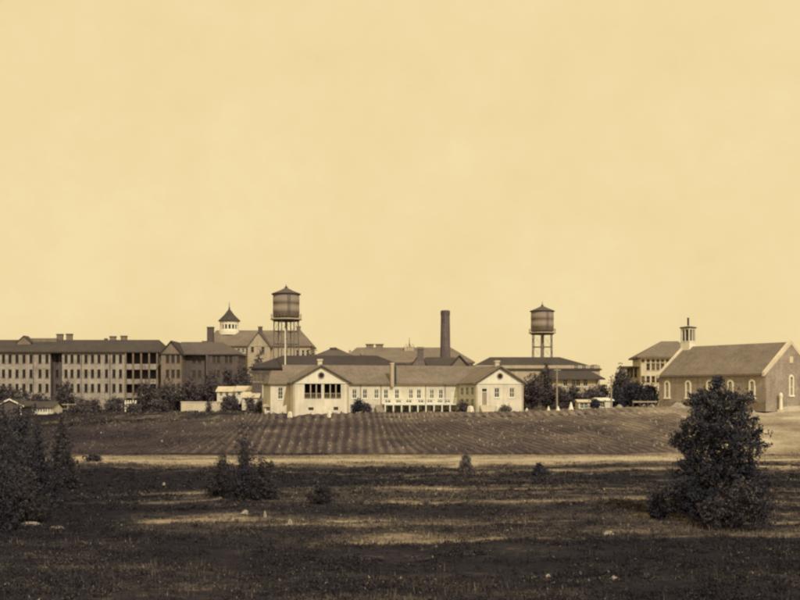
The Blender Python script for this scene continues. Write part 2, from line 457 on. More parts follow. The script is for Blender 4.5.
def tree(px, d, py_top, wpx, label, cat='tree', name='tree', mat='leaf_far', n=1500, size=0.3, shape='round', seed=1, low=0.12, per=14, group=None, lobes=9, x=None, wisp=0.3, base_z=None):
    x = X(px, d); z = hz(x, d) if base_z is None else base_z
    h = Z(py_top, d) - z; w = wpx*d/1000.0
    root = empty(name, (x, d, z), 0, label, cat, group)
    limbs(root, h, max(0.10, h*0.022), 7, 0.42, 0.2, seed)
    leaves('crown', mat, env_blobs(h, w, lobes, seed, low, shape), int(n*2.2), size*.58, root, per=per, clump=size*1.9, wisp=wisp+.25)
    return root

# ================================================================== SETTING: ground, field, road
def grid_mesh(name, mat, xs2, ys2, zfun, tfun, kind='structure'):
    ny, nx = xs2.shape
    z = zfun(xs2, ys2); v = np.stack([xs2, ys2, z], -1).reshape(-1,3)
    i = np.arange(ny-1)[:,None]*nx + np.arange(nx-1)[None,:]
    f = np.stack([i, i+1, i+nx+1, i+nx], -1).reshape(-1,4)
    me = bpy.data.meshes.new(name)
    me.vertices.add(len(v)); me.vertices.foreach_set('co', v.reshape(-1).astype(np.float32))
    me.loops.add(f.size); me.loops.foreach_set('vertex_index', f.reshape(-1).astype(np.int32))
    me.polygons.add(len(f)); me.polygons.foreach_set('loop_start', np.arange(0, f.size, 4, dtype=np.int32))
    at = me.attributes.new('tone', 'FLOAT', 'POINT'); at.data.foreach_set('value', tfun(xs2, ys2).reshape(-1).astype(np.float32))
    me.materials.append(mat); me.update(calc_edges=True)
    me.polygons.foreach_set('use_smooth', [True]*len(me.polygons))
    o = place(name, me); o['kind'] = kind
    return o

ys = np.concatenate([np.linspace(-80, 28, 20), np.arange(28.6, 135, 0.55), np.arange(135, 214, 0.9), np.geomspace(215, 6000, 36)])
us = np.linspace(-1.0, 1.0, 521); us = np.sign(us)*np.abs(us)**1.35
YY, UU = np.meshgrid(ys, us, indexing='ij')
XX = UU*(55 + np.maximum(YY, 0)*0.95)
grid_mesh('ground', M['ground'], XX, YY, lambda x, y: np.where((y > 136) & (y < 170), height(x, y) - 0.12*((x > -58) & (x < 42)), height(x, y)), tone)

# ploughed field on the slope, real furrows
fx = np.arange(-62, 47.5, 0.28); fy = np.concatenate([np.arange(138.4, 172.6, 0.5)])
FY, FX = np.meshgrid(fy, fx, indexing='ij')
def skew(x): return 0.05 + 0.42*sst(-6, 10, x) - 0.5*sst(-20, -40, x)
def furrow(x, y):
    wob = 0.5*(fbm(x/7, y/9, 3)-0.5)
    k = np.where(x < -24, 0.9, 1.0)
    return 0.5 + 0.5*np.sin(2*np.pi*((x + skew(x)*(y-140))/1.45 + wob))
def fz(x, y):
    e = sst(0, 1.5, np.minimum(np.minimum(x+62, 47.2-x), np.minimum(y-138.4, 172.6-y)))
    amp = 0.09 + 0.14*fbm(x/5+9, y/5, 2)
    return height(x, y) - 0.10 + e*(0.13 + amp*furrow(x, y) + 0.2*(fbm(x/1.3, y/1.3, 2)-0.5))
def ft(x, y):
    dk = sst(-30, -44, x)*sst(146, 156, y)
    pale = sst(158, 170, y)*0.16 + 0.22*sst(30, 44, x)
    return np.clip(0.24 + (0.36-0.12*sst(-24,-34,x))*furrow(x, y) + 0.6*(fbm(x/6, y/5, 4)-0.5) + 0.35*(fbm(x/1.6+7, y/1.6, 3)-0.5) + 0.08 + pale - 0.26*dk - 0.16*sst(-4,-26,x), 0, 1)
grid_mesh('ploughed_field', M['field'], FX, FY, fz, ft)

rx = np.arange(-60, 130, 0.8); rv = np.linspace(-1.5, 1.5, 9)
RV, RX = np.meshgrid(rv, rx, indexing='ij')
RY = road_y(RX) + RV*(0.55 + 0.9*fbm(RX/4.0+5, RV*0+3+np.sign(RV)*2.0, 3))
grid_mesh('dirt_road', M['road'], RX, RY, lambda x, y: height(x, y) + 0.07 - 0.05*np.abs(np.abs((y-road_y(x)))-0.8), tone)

# ================================================================== SCRUB (stuff)
def tufts(name, n, y0, y1, hmin, hmax, blades, wid, tbias, keep_fn=None, pale=False):
    y = y0 + (y1-y0)*rng.random(n*2)**1.15
    x = (rng.random(n*2)*2-1)*(0.46*y + 4)
    t = tone(x, y)
    cl = fbm(x/2.2+50, y/2.2, 3)
    k = (rng.random(n*2) < np.clip(1.35*(cl-0.25) + 0.25, 0.05, 1)*(1.0-0.75*sst(0.3, 0.7, t)))
    if pale: k = rng.random(n*2) < 0.15 + 0.85*sst(0.12, 0.4, t)
    if keep_fn is not None: k &= keep_fn(x, y)
    x, y, t, cl = x[k][:n], y[k][:n], t[k][:n], cl[k][:n]
    m = len(x); z = height(x, y)
    X_ = np.repeat(x, blades); Y_ = np.repeat(y, blades); Z_ = np.repeat(z, blades); T_ = np.repeat(t, blades)
    c = len(X_)
    hh = (hmin + (hmax-hmin)*rng.random(c)**1.5)*(0.5 + 1.0*np.repeat(cl, blades))
    a = rng.random(c)*6.283; lean = 0.5*rng.random(c)*hh; w = wid*(0.6+0.8*rng.random(c))
    bx_ = X_ + rng.normal(size=c)*hh*0.4; by_ = Y_ + rng.normal(size=c)*hh*0.4
    ca, sa = np.cos(a), np.sin(a)
    v = np.empty((c,3,3))
    v[:,0] = np.stack([bx_-sa*w, by_+ca*w, Z_-0.04], -1)
    v[:,1] = np.stack([bx_+sa*w, by_-ca*w, Z_-0.04], -1)
    v[:,2] = np.stack([bx_+ca*lean, by_+sa*lean, Z_+hh], -1)
    tn = np.clip(T_*0.85 + tbias + 0.22*(rng.random(c)-0.5) + 0.25*(rng.random(c) > 0.94), 0, 1)
    return quads(name, 'grass', v, tn)
def low_scrub(name, nc, y0, y1, per, hmax, leaf, tb, xf=None, power=1.2):
    y = y0 + (y1-y0)*rng.random(nc*3)**power; x = (rng.random(nc*3)*2-1)*(0.46*y + 4)
    t = tone(x, y); cl = fbm(x/3.0+50, y/2.0, 3)
    k = (rng.random(nc*3) < np.clip(2.2*(cl-0.36) + 0.15, 0.03, 1)*(1.0-0.9*sst(0.22, 0.6, t)))
    if xf is not None: k &= xf(x, y)
    x, y, t, cl = x[k][:nc], y[k][:nc], t[k][:nc], cl[k][:nc]
    n = len(x); h = hmax*(0.25+0.75*rng.random(n)**2)*(0.4+1.0*cl); r = (0.35+0.9*rng.random(n))*hmax*1.7
    idx = np.repeat(np.arange(n), per); m = len(idx)
    px_ = x[idx] + rng.normal(size=m)*r[idx]*0.55; py_ = y[idx] + rng.normal(size=m)*r[idx]*0.4
    dd = np.minimum(1.5, np.hypot((px_-x[idx])/r[idx], (py_-y[idx])/r[idx]))
    pz_ = height(px_, py_) + h[idx]*np.clip(1-0.5*dd**2, 0.05, 1)*rng.random(m)**0.6
    p = np.stack([px_, py_, pz_], -1)
    a = rng.normal(size=(m,3)); a[:,2] = np.abs(a[:,2])*1.2; a /= np.linalg.norm(a, axis=1)[:,None]
    b_ = np.cross(a, rng.normal(size=(m,3))); b_ /= np.linalg.norm(b_, axis=1)[:,None]
    sz = leaf*(0.5+0.9*rng.random(m))[:,None]
    v = np.empty((m,3,3)); v[:,0] = p - b_*sz*0.45; v[:,1] = p + b_*sz*0.45; v[:,2] = p + a*sz*1.5
    tn = np.clip(t[idx]*0.7 + tb + 0.16*(rng.random(n)[idx]-0.4) + 0.2*(rng.random(m)-0.5) + 0.3*(rng.random(m) > 0.97), 0, 1)
    return quads(name, 'grass', v, tn)
s_ = low_scrub('dry_scrub', 4600, 34, 74, 34, 0.34, 0.075, 0.02)
tag(s_, 'dark dry scrub and weeds covering the near meadow', 'scrub', kind='stuff')
s_ = low_scrub('meadow_weeds', 4200, 70, 136, 22, 0.24, 0.12, 0.05, lambda x, y: np.abs(y-road_y(x)) > 2.4, 1.0)
tag(s_, 'rough weeds of the meadow along the dirt road', 'weeds', kind='stuff')
s_ = low_scrub('slope_weeds', 3200, 136, 212, 16, 0.45, 0.22, 0.16, lambda x, y: ((x < -24) | (x > 46)) & ((y > 172) | (x < -61) | (x > 47.5)) & ((x < 0) | (y < 160)), 1.0)
tag(s_, 'rough dark weeds on the slope at the sides of the ploughed field', 'weeds', kind='stuff')
s_ = tufts('meadow_grass', 26000, 34, 136, 0.05, 0.24, 6, 0.028, -0.03, lambda x, y: np.abs(y-road_y(x)) > 1.6, True)
w_ = tufts('tall_weeds', 1100, 33, 66, 0.15, 0.5, 7, 0.02, 0.05)
tag(w_, 'taller weed stalks standing in the dark near scrub', 'weeds', kind='stuff')
tag(s_, 'short dry grass of the meadow between the weeds', 'grass', kind='stuff')
# crop plants on the ridges of the field
def crops(n):
    x = -60 + 105*rng.random(n*3); y = 139 + 33*rng.random(n*3)
    f = furrow(x, y); k = (f > 0.55) & (rng.random(n*3) < 0.25+0.9*fbm(x/4, y/4, 3))
    x, y = x[k][:n], y[k][:n]; m = len(x); z = fz(x, y)
    b_ = 3; X_ = np.repeat(x, b_); Y_ = np.repeat(y, b_); Z_ = np.repeat(z, b_); c = len(X_)
    hh = 0.10 + 0.26*rng.random(c); a = rng.random(c)*6.283; w = 0.10+0.12*rng.random(c)
    v = np.empty((c,3,3)); ca, sa = np.cos(a), np.sin(a)
    v[:,0] = np.stack([X_-sa*w, Y_+ca*w, Z_-0.03], -1); v[:,1] = np.stack([X_+sa*w, Y_-ca*w, Z_-0.03], -1)
    v[:,2] = np.stack([X_+ca*.15, Y_+sa*.15, Z_+hh], -1)
    return quads('crop_stubble', 'leaf_grey', v, np.clip(ft(X_, Y_)*1.15 + 0.35*(rng.random(c)-0.4), 0, 1))
tag(crops(1800), 'low stubble along the ridges of the ploughed field', 'stubble', kind='stuff')

# ================================================================== FRONT BUILDING (long one-storey with two gabled pavilions)
def front_building():
    D0 = 168.0; x0 = X(293, D0); zb = Z(413, D0)
    a = R(13)
    root = empty('low_wing_building', (x0, D0, zb), a, 'long low cream building with two gabled pavilions, a gallery and tan shingle roofs', 'building')
    H = 5.25; W = 9.55; HR = 2.75
    def gabled_front(gx0, gx1, ops, nm='pavilion_wall', vent_z=None):
        pass
    # ---- left pavilion
    pw = MB()
    porch = [(1.95, 4.8, 2.4, 4.9), (5.3, 8.15, 2.4, 4.9)]
    vents = [(2.6, 3.5, 0.45, 0.95), (6.9, 7.7, 0.45, 1.0)]
    pw.wall((0,0), (W,0), -0.6, H, porch+vents, 0.3)
    pw.wall((W,0), (W,10.4), -0.6, H); pw.wall((0,15.4), (0,0), -0.6, H)
    w1 = pw.build('pavilion_wall', M['cream'], root)
    # porch recess, dark, with posts and railing
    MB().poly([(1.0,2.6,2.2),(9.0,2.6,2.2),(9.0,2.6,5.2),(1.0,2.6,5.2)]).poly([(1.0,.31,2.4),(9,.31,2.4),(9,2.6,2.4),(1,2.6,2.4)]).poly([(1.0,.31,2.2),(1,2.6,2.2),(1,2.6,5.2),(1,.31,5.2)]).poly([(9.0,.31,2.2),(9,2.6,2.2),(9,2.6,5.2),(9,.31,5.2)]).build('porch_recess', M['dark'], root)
    for (a0, a1, *_r) in porch:
        rl = MB(); rl.box(a0, a1, .10, .18, 3.25, 3.35); rl.box(a0, a1, .10, .18, 2.5, 2.58)
        n = 9
        for i in range(1, n): u = a0+(a1-a0)*i/n; rl.box(u-.035, u+.035, .11, .17, 2.58, 3.25)
        rl.build('porch_railing', M['post'], root)
        for k in (0.36, 0.70): MB().box(a0+(a1-a0)*k-.09, a0+(a1-a0)*k+.09, .05, .22, 2.45, 4.85).build('porch_post', M['cream_dim'], root)
    for (a0, a1, c0, c1) in vents:
        MB().poly([(a0,.26,c0),(a1,.26,c0),(a1,.26,c1),(a0,.26,c1)]).build('basement_vent', M['shade'], root)
    def gable(gx0, gx1, y):
        xm = (gx0+gx1)/2; g = MB(); oy = y-0.06
        g.slab([(gx0,oy,H-.02),(gx1,oy,H-.02),(xm,oy,H-.02)], 0.01) if False else None
        # boards: prism with a round louvre standing proud of it
        n = 14
        for i in range(n):
            z0 = H + HR*i/n; z1 = H + HR*(i+1)/n - 0.02
            h0 = (gx1-gx0)/2*(1-i/n); h1 = (gx1-gx0)/2*(1-(i+1)/n)
            g.poly([(xm-h0,oy-.03,z0),(xm+h0,oy-.03,z0),(xm+h1,oy,z1+.02),(xm-h1,oy,z1+.02)])
            g.poly([(xm-h0,oy,z0),(xm+h0,oy,z0),(xm+h0,oy-.03,z0),(xm-h0,oy-.03,z0)])
        gb = g.build('gable', M['white'], root)
        ring = MB(); v = MB(); cz = H+HR*0.40
        for i in range(20):
            t0 = 2*math.pi*i/20; t1 = 2*math.pi*(i+1)/20
            q = lambda r, t, yy: (xm+r*math.cos(t), yy, cz+r*math.sin(t))
            ring.poly([q(.42,t0,oy-.12), q(.58,t0,oy-.12), q(.58,t1,oy-.12), q(.42,t1,oy-.12)])
            ring.poly([q(.58,t0,oy-.12), q(.58,t0,oy), q(.58,t1,oy), q(.58,t1,oy-.12)])
            v.poly([(xm,oy-.07,cz), q(.42,t0,oy-.07), q(.42,t1,oy-.07)])
        vb = ring.build('round_vent', M['post'], gb); v.build('louvre', M['dark'], vb)
        # bargeboards
        bb = MB(); k = HR/((gx1-gx0)/2)
        for sx in (-1, 1):
            e = (xm+sx*((gx1-gx0)/2+.55)); ze = H-.55*k
            bb.slab([(e, y-.52, ze+.02),(e, y-.44, ze+.02),(xm, y-.44, H+HR+.02),(xm, y-.52, H+HR+.02)] if sx<0 else [(xm, y-.52, H+HR+.02),(xm, y-.44, H+HR+.02),(e, y-.44, ze+.02),(e, y-.52, ze+.02)], 0.2)
        bb.build('bargeboard', M['wood_dark'], root)
        MB().box(gx0-.02, gx1+.02, y-.14, y-.003, H-.28, H-.03).build('cornice', M['trim'], root)
    gable(0, W, 0)
    # ---- left end block with lean-to roof
    lb = MB()
    lb.wall((-3.35,4.2), (0,4.2), -0.5, H-.2, [(1.25,2.15,2.3,4.35)]); lb.wall((-3.35,18), (-3.35,4.2), -0.5, H-.2)
    lb.build('end_block_wall', M['cream'], root)
    window(root, -3.35+1.7, 4.2, 2.3, .9, 2.05, 0, mull=(1,2))
    MB().slab([(-3.8,3.75,H-.2),(0,3.75,H-.2),(0,14,H+2.2),(-2.2,14,H+2.2)], .22).slab([(-3.8,18,H-.2),(-3.8,3.75,H-.2),(-2.2,14,H+2.2)], .22).build('end_block_roof', M['shingle'], root)
    # ---- main bar
    U0, U1 = W, 32.1
    MW = [354.5,365,376.5,386,397,411,419,432,441]
    def u_at(px, yl):      # local u on the line y=yl that is seen at px
        k = (px-400)/1000.0; ca, sa = math.cos(a), math.sin(a)
        return (k*(D0 + yl*ca) - x0 + yl*sa)/(ca - k*sa)
    yl = 10.4
    spec = [(u_at(p, yl)-U0, 2.35, 0.95, 1.75) for p in MW]
    mw = MB()
    ops = row_windows(root, (U0,yl), (U1,yl), spec, mull=(1,1), fw=.14)
    du = u_at(454.3, yl)-U0; ops.append((du-.6, du+.6, 1.45, 3.9))
    low = [(u_at(p, yl)-U0, .2, .9, .85) for p in (390, 398, 406.5, 415, 424, 433, 442)] + [(u_at(p, yl)-U0, 1.5, 1.1, .7) for p in (388, 398.5, 409, 421, 430, 440, 448)]  # second set adds dark panes for the shade behind the railing
    ops += row_windows(root, (U0,yl), (U1,yl), low, glass='glass', mull=(1,0), name='basement_and_shade_window', fw=.1, sill=False)
    mw.wall((U0,yl), (U1,yl), -0.6, H, ops); mw.wall((40.9,20.4), (-3.3,20.4), -0.6, H)
    mw.build('main_wall', M['cream'], root)
    dr = MB().box(U0+du-.6, U0+du-.45, yl+.05, yl+.2, 1.45, 3.9).box(U0+du+.45, U0+du+.6, yl+.05, yl+.2, 1.45, 3.9).box(U0+du-.45, U0+du+.45, yl+.05, yl+.2, 3.7, 3.9).box(U0+du-.45, U0+du+.45, yl+.12, yl+.18, 1.45, 3.7).build('gallery_door', M['white'], root)
    MB().box(U0-.02, U1, yl-.12, yl-.003, H-.3, H-.03).build('cornice', M['trim'], root)
    # gallery on posts
    g0, g1 = u_at(384, yl-1.8), u_at(458.3, yl-1.8)
    MB().box(g0, g1, yl-2.2, yl-.01, 1.2, 1.42).build('gallery_floor', M['trim'], root)
    ra = MB()
    ra.box(g0, g1, yl-2.15, yl-2.05, 2.34, 2.44); ra.box(g0, g1, yl-2.13, yl-2.07, 1.62, 1.70); ra.box(g0, g1, yl-2.13, yl-2.07, 1.98, 2.06)
    n = int((g1-g0)/0.55)
    for i in range(n+1):
        u = g0 + (g1-g0)*i/n; ra.box(u-.03, u+.03, yl-2.13, yl-2.07, 1.42, 2.34)
    ra.build('gallery_railing', M['trim'], root)
    pg = MB().box(-.11,.11,-.11,.11,-.5,1.2).mesh('gallery_post', M['trim'])
    n = 10
    for i in range(n):
        place('gallery_post', pg, root, (g0 + .15 + (g1-g0-.3)*i/(n-1), yl-2.06, 0))
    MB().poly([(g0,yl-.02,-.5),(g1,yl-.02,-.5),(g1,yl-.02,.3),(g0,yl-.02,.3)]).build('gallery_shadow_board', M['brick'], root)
    st = MB()
    for i in range(5): st.box(g0-1.4, g0-.02, yl-2.2-.32*(i+1)+1.6, yl-2.2-.32*i+1.6, -.4, 1.2-.25*i)
    st.build('gallery_steps', M['post'], root)
    # ---- right pavilion
    V0, V1 = 32.1, 40.9
    rw = MB()
    rs = [(u_at(497,0)-V0, 2.55, 1.0, 1.75), (u_at(512,0)-V0, 2.55, 1.0, 1.75)]
    ops = row_windows(root, (V0,0), (V1,0), rs, mull=(1,1), fw=.12)
    dd = u_at(484.5,0)-V0; ops.append((dd-.62, dd+.62, 1.25, 4.3))
    bb0 = u_at(504.5,0)-V0; ops.append((bb0-.65, bb0+.65, 0.0, 0.85))
    rw.wall((V0,0), (V1,0), -0.6, H, ops)
    sd = [(10.4-k, z, 1.7, 1.5) for k in (1.8,5.0,8.2) for z in (.95,3.0)]
    ops2 = row_windows(root, (V0,10.4), (V0,0), sd, mull=(1,1), fw=.1, proud=.19, sill=False)
    rw.wall((V0,10.4), (V0,0), -0.6, H, ops2); rw.wall((V1,0), (V1,20.4), -0.6, H)
    rw.build('pavilion_wall', M['cream'], root)
    dx = V0+dd
    d_ = MB().box(dx-.62,dx-.45,.04,.2,1.25,4.3).box(dx+.45,dx+.62,.04,.2,1.25,4.3).box(dx-.45,dx+.45,.04,.2,3.5,3.62).box(dx-.45,dx+.45,.04,.2,4.15,4.3).build('pavilion_door', M['trim'], root)
    MB().box(dx-.45,dx+.45,.12,.2,1.25,3.5).build('door_leaf', M['post'], d_); MB().poly([(dx-.45,.17,3.62),(dx+.45,.17,3.62),(dx+.45,.17,4.15),(dx-.45,.17,4.15)]).build('transom_pane', M['glass'], d_)
    st = MB()
    for i in range(5): st.box(dx-.9, dx+.9, -.32*(i+1), -.32*i-.003, -.4, 1.22-.25*i)
    st.build('door_steps', M['stone'], root)
    MB().poly([(V0+bb0-.65,.27,0),(V0+bb0+.65,.27,0),(V0+bb0+.65,.27,.85),(V0+bb0-.65,.27,.85)]).build('basement_hatch', M['dark'], root)
    gable(V0, V1, 0)
    for (u_, y_) in ((.18,-.09), (W-.18,-.09), (V0+.18,-.09), (V1-.18,-.09)):
        MB().box(u_-.12, u_+.12, y_, -.003, -.5, H-.29).build('corner_board', M['cream_dim'], root)
    for px_ in (360.5, 381, 425.5, 445):
        u_ = u_at(px_, yl); MB().tube((u_, yl-.09, -.4), (u_, yl-.09, H-.35), .06, n=6).build('downpipe', M['brick'], root)
    MB().box(U0-.02, U1, yl-.55, yl-.44, H-.32, H-.2).build('gutter', M['brick'], root)
    # ---- roofs
    rf = MB(); gable_y(rf, 0, W, 0, 15.2, H, H+HR, .55, .24); rf.build('pavilion_roof', M['shingle'], root)
    rf = MB(); gable_y(rf, V0, V1, 0, 15.2, H, H+HR, .55, .24); rf.build('pavilion_roof', M['shingle'], root)
    rf = MB(); gable_x(rf, -.2, V1-.2, 10.4, 20.4, H, H+3.05, .5, .25, .0); mr = rf.build('main_roof', M['shingle'], root)
    # tall pale chimney standing at the eaves, with its shaded right side added as a dark box
    fu = u_at(392.6, yl-.5); top = Z(363.5, 179)-zb
    ch = MB().box(fu-.36, fu+.22, yl-.75, yl+.25, H-.7, top).build('eaves_chimney', M['cream_dim'], root)
    MB().box(fu-.42, fu+.28, yl-.81, yl+.31, top+.003, top+.22).build('cap', M['stone'], ch)
    MB().box(fu+.225, fu+.68, yl-.6, yl+.3, H-.3, top-.35).build('flue', M['shade'], ch)  # dark box painting the chimney's shaded side
    for (u, y, t) in ((W/2, 1.6, HR), ((V0+V1)/2, 1.6, HR)):
        chimney(root, u, y, H+t+.05, H+t+.85, .7, .7, 'stone', 'stone')
    return root
front_building()

# ================================================================== BUILDINGS ON THE LEFT
def dormitory():
    d = 290.0; mp = d/1000; zb = 4.0
    root = empty('brick_dormitory', (X(-60,d), d, zb), 0, 'long three-storey tan brick building, dark hip roof, triple-deck gallery on the right', 'building')
    u = lambda px: (px+60)*mp
    ez = Z(351.5,d)-zb; zr = Z(341,d+8)-zb
    rows = [Z(p,d)-zb-1.1 for p in (359.2,373.8,388.2)]
    rec = (u(50.5), u(62))
    cols = [-3,3.5,10,17,24,31,40,47]
    cols2 = [66,72,78.5,86,92.5,99,106.5,114,120.5]
    w = MB()
    ops = row_windows(root, (0,0), (rec[0],0), [(u(c), z, .92, 2.4) for c in cols for z in rows], frame='brick_dark', fw=.05, proud=.1, glass='glass_deep', mull=(0,1))
    w.wall((0,0), (rec[0],0), -2, ez, ops); w.wall((0,16),(0,0),-2,ez)
    w.build('wall', M['brick_tan'], root); w = MB()
    ops = row_windows(root, (rec[1],0), (u(125),0), [(u(c)-rec[1], z, .92, 2.4) for c in cols2 for z in rows], frame='brick_dark', fw=.05, proud=.1, glass='glass_deep', mull=(0,1))
    w.wall((rec[1],0), (u(125),0), -2, ez, ops)
    w.build('wall', M['brick_tan'], root)
    MB().wall((u(159),0), (u(159),16), -2, ez).build('end_wall', M['brick_tan'], root)
    w = MB(); L = rec[1]-rec[0]
    ops = row_windows(root, (rec[0],2.4), (rec[1],2.4), [(L*.33, z, .92, 2.4) for z in rows], frame='brick_dark', fw=.05, proud=.1, glass='glass_deep', mull=(0,1))
    w.wall((rec[0],2.4), (rec[1],2.4), -2, ez, ops); w.wall((rec[0],0),(rec[0],2.4),-2,ez); w.wall((rec[1],2.4),(rec[1],0),-2,ez)
    w.build('recessed_bay', M['brick_dark'], root)  # darker brick paints in the shade of the set-back bay
    MB().box(-.1, u(125)-.02, -.16, -.003, ez-.55, ez-.05).build('cornice', M['brick'], root)
    for c in (33.5, 81.5, 110):           # downpipes
        MB().tube((u(c),-.12,-1), (u(c),-.12,ez-.6), .09, n=6).build('downpipe', M['brick_dark'], root)
    # gallery
    a, b = u(125), u(158.5)
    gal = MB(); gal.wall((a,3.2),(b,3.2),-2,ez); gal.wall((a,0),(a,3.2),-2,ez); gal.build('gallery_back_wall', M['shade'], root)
    for (p0, p1) in ((364,369.5),(379,384),(393,398)):
        MB().box(a+.02, b-.02, -.1, 3.15, Z(p1,d)-zb, Z(p0,d)-zb).build('gallery_deck', M['brick_tan'], root)
    pm = MB().box(-.22,.22,-.2,.2,-2,ez-.05).mesh('gallery_post', M['brick'])
    for c in (126,133.5,141.5,149.5,157.5): place('gallery_post', pm, root, (u(c),-.33,0))
    rf = MB(); hip_x(rf, 0, u(160), 0, 16, ez, zr, .8, .35, hr=3.0); r_ = rf.build('roof', M['roof_dark'], root)
    dm = MB(); gable_y(dm, (u(17)-1.7), (u(31)-1.7), 4.5, 8, ez+2.9, ez+4.7, .3, .2); dm.build('dormer_roof', M['roof_dark'], r_)
    MB().poly([((u(17)-1.7),4.5,ez+2.0),((u(31)-1.7),4.5,ez+2.0),((u(31)-1.7),4.5,ez+2.9),(((u(17)-1.7)+(u(31)-1.7))/2,4.5,ez+4.7),((u(17)-1.7),4.5,ez+2.9)]).build('dormer_gable', M['brick'], r_)
    MB().box(u(28)-2.7,u(58)-2.7,6.5,9.6,zr-.5,zr+.75).build('roof_monitor', M['shingle'], r_)
    for (c, top) in ((60,335),(69.5,334.8),(113,337.2),(124,336.8)):
        chimney(root, X(c,d+8.6)-X(-60,d), 8.6, zr-.6, Z(top,d+8.6)-zb, 1.7, 1.1, 'brick', 'brick_dark')
    chimney(root, X(106,d+8.4)-X(-60,d), 8.4, zr-.3, zr+.5, .7, .7, 'brick', 'brick_dark')
dormitory()

def gabled_block():
    d = 285.0; mp = d/1000; zb = 4.0
    root = empty('brick_gabled_block', (X(161,d), d, zb), 0, 'dark brown brick block with a pointed gable pavilion and two set-back bays beside it', 'building')
    u = lambda px: (px-161)*mp
    ez = Z(353.5,d)-zb; zr = Z(343.5,d+6)-zb
    rows = [Z(p,d)-zb-1.2 for p in (358.8,373.8,388)]
    w = MB(); W = u(181.5)
    ops = row_windows(root, (0,0), (W,0), [(u(c), z, 1.0, 2.4) for c in (167.5,173,178.3) for z in rows], frame='brick_dark', fw=.08, mull=(0,1))
    w.wall((0,0),(W,0),-2,ez,ops); w.wall((W,0),(W,9),-2,ez); w.wall((0,9),(0,0),-2,ez)
    w.build('pavilion_wall', M['brick'], root)
    g = MB().poly([(0,-.02,ez),(W,-.02,ez),(W/2,-.02,zr+.2)]).build('gable', M['brick'], root)
    MB().box(-.1, W+.1, -.25, -.03, ez-.35, ez).build('cornice', M['roof_dark'], root)
    rf = MB(); gable_y(rf, 0, W, 0, 13, ez, zr+.2, .5, .35); rf.build('pavilion_roof', M['roof_black'], root)
    a, b, c = W, u(205), u(236)
    w = MB()
    ops = row_windows(root, (a,5), (b,5), [((b-a)*k, z, 1.0, 2.3) for k in (.38,.62) for z in rows], frame='brick_dark', fw=.08, mull=(0,1))
    w.wall((a,5),(b,5),-2,ez,ops)
    ops = row_windows(root, (b,3.5), (c,3.5), [((c-b)*k, z, 1.0, 2.3) for k in (.22,.36,.62,.76) for z in rows], frame='brick_dark', fw=.08, mull=(0,1))
    w.wall((b,3.5),(c,3.5),-2,ez,ops); w.wall((b,5),(b,3.5),-2,ez); w.wall((c,3.5),(c,18),-2,ez)
    w.build('wing_wall', M['brick_dark'], root)
    rf = MB(); hip_x(rf, 1.0, c, 3.5, 18, ez, zr+.35, .5, .35, hl=3.0, hr=6.5); rf.build('wing_roof', M['shingle_grey'], root)
    MB().box(b-.3,b+.3,2.9,3.45,-2,ez-.3).build('pilaster', M['brick_dark'], root)
gabled_block()

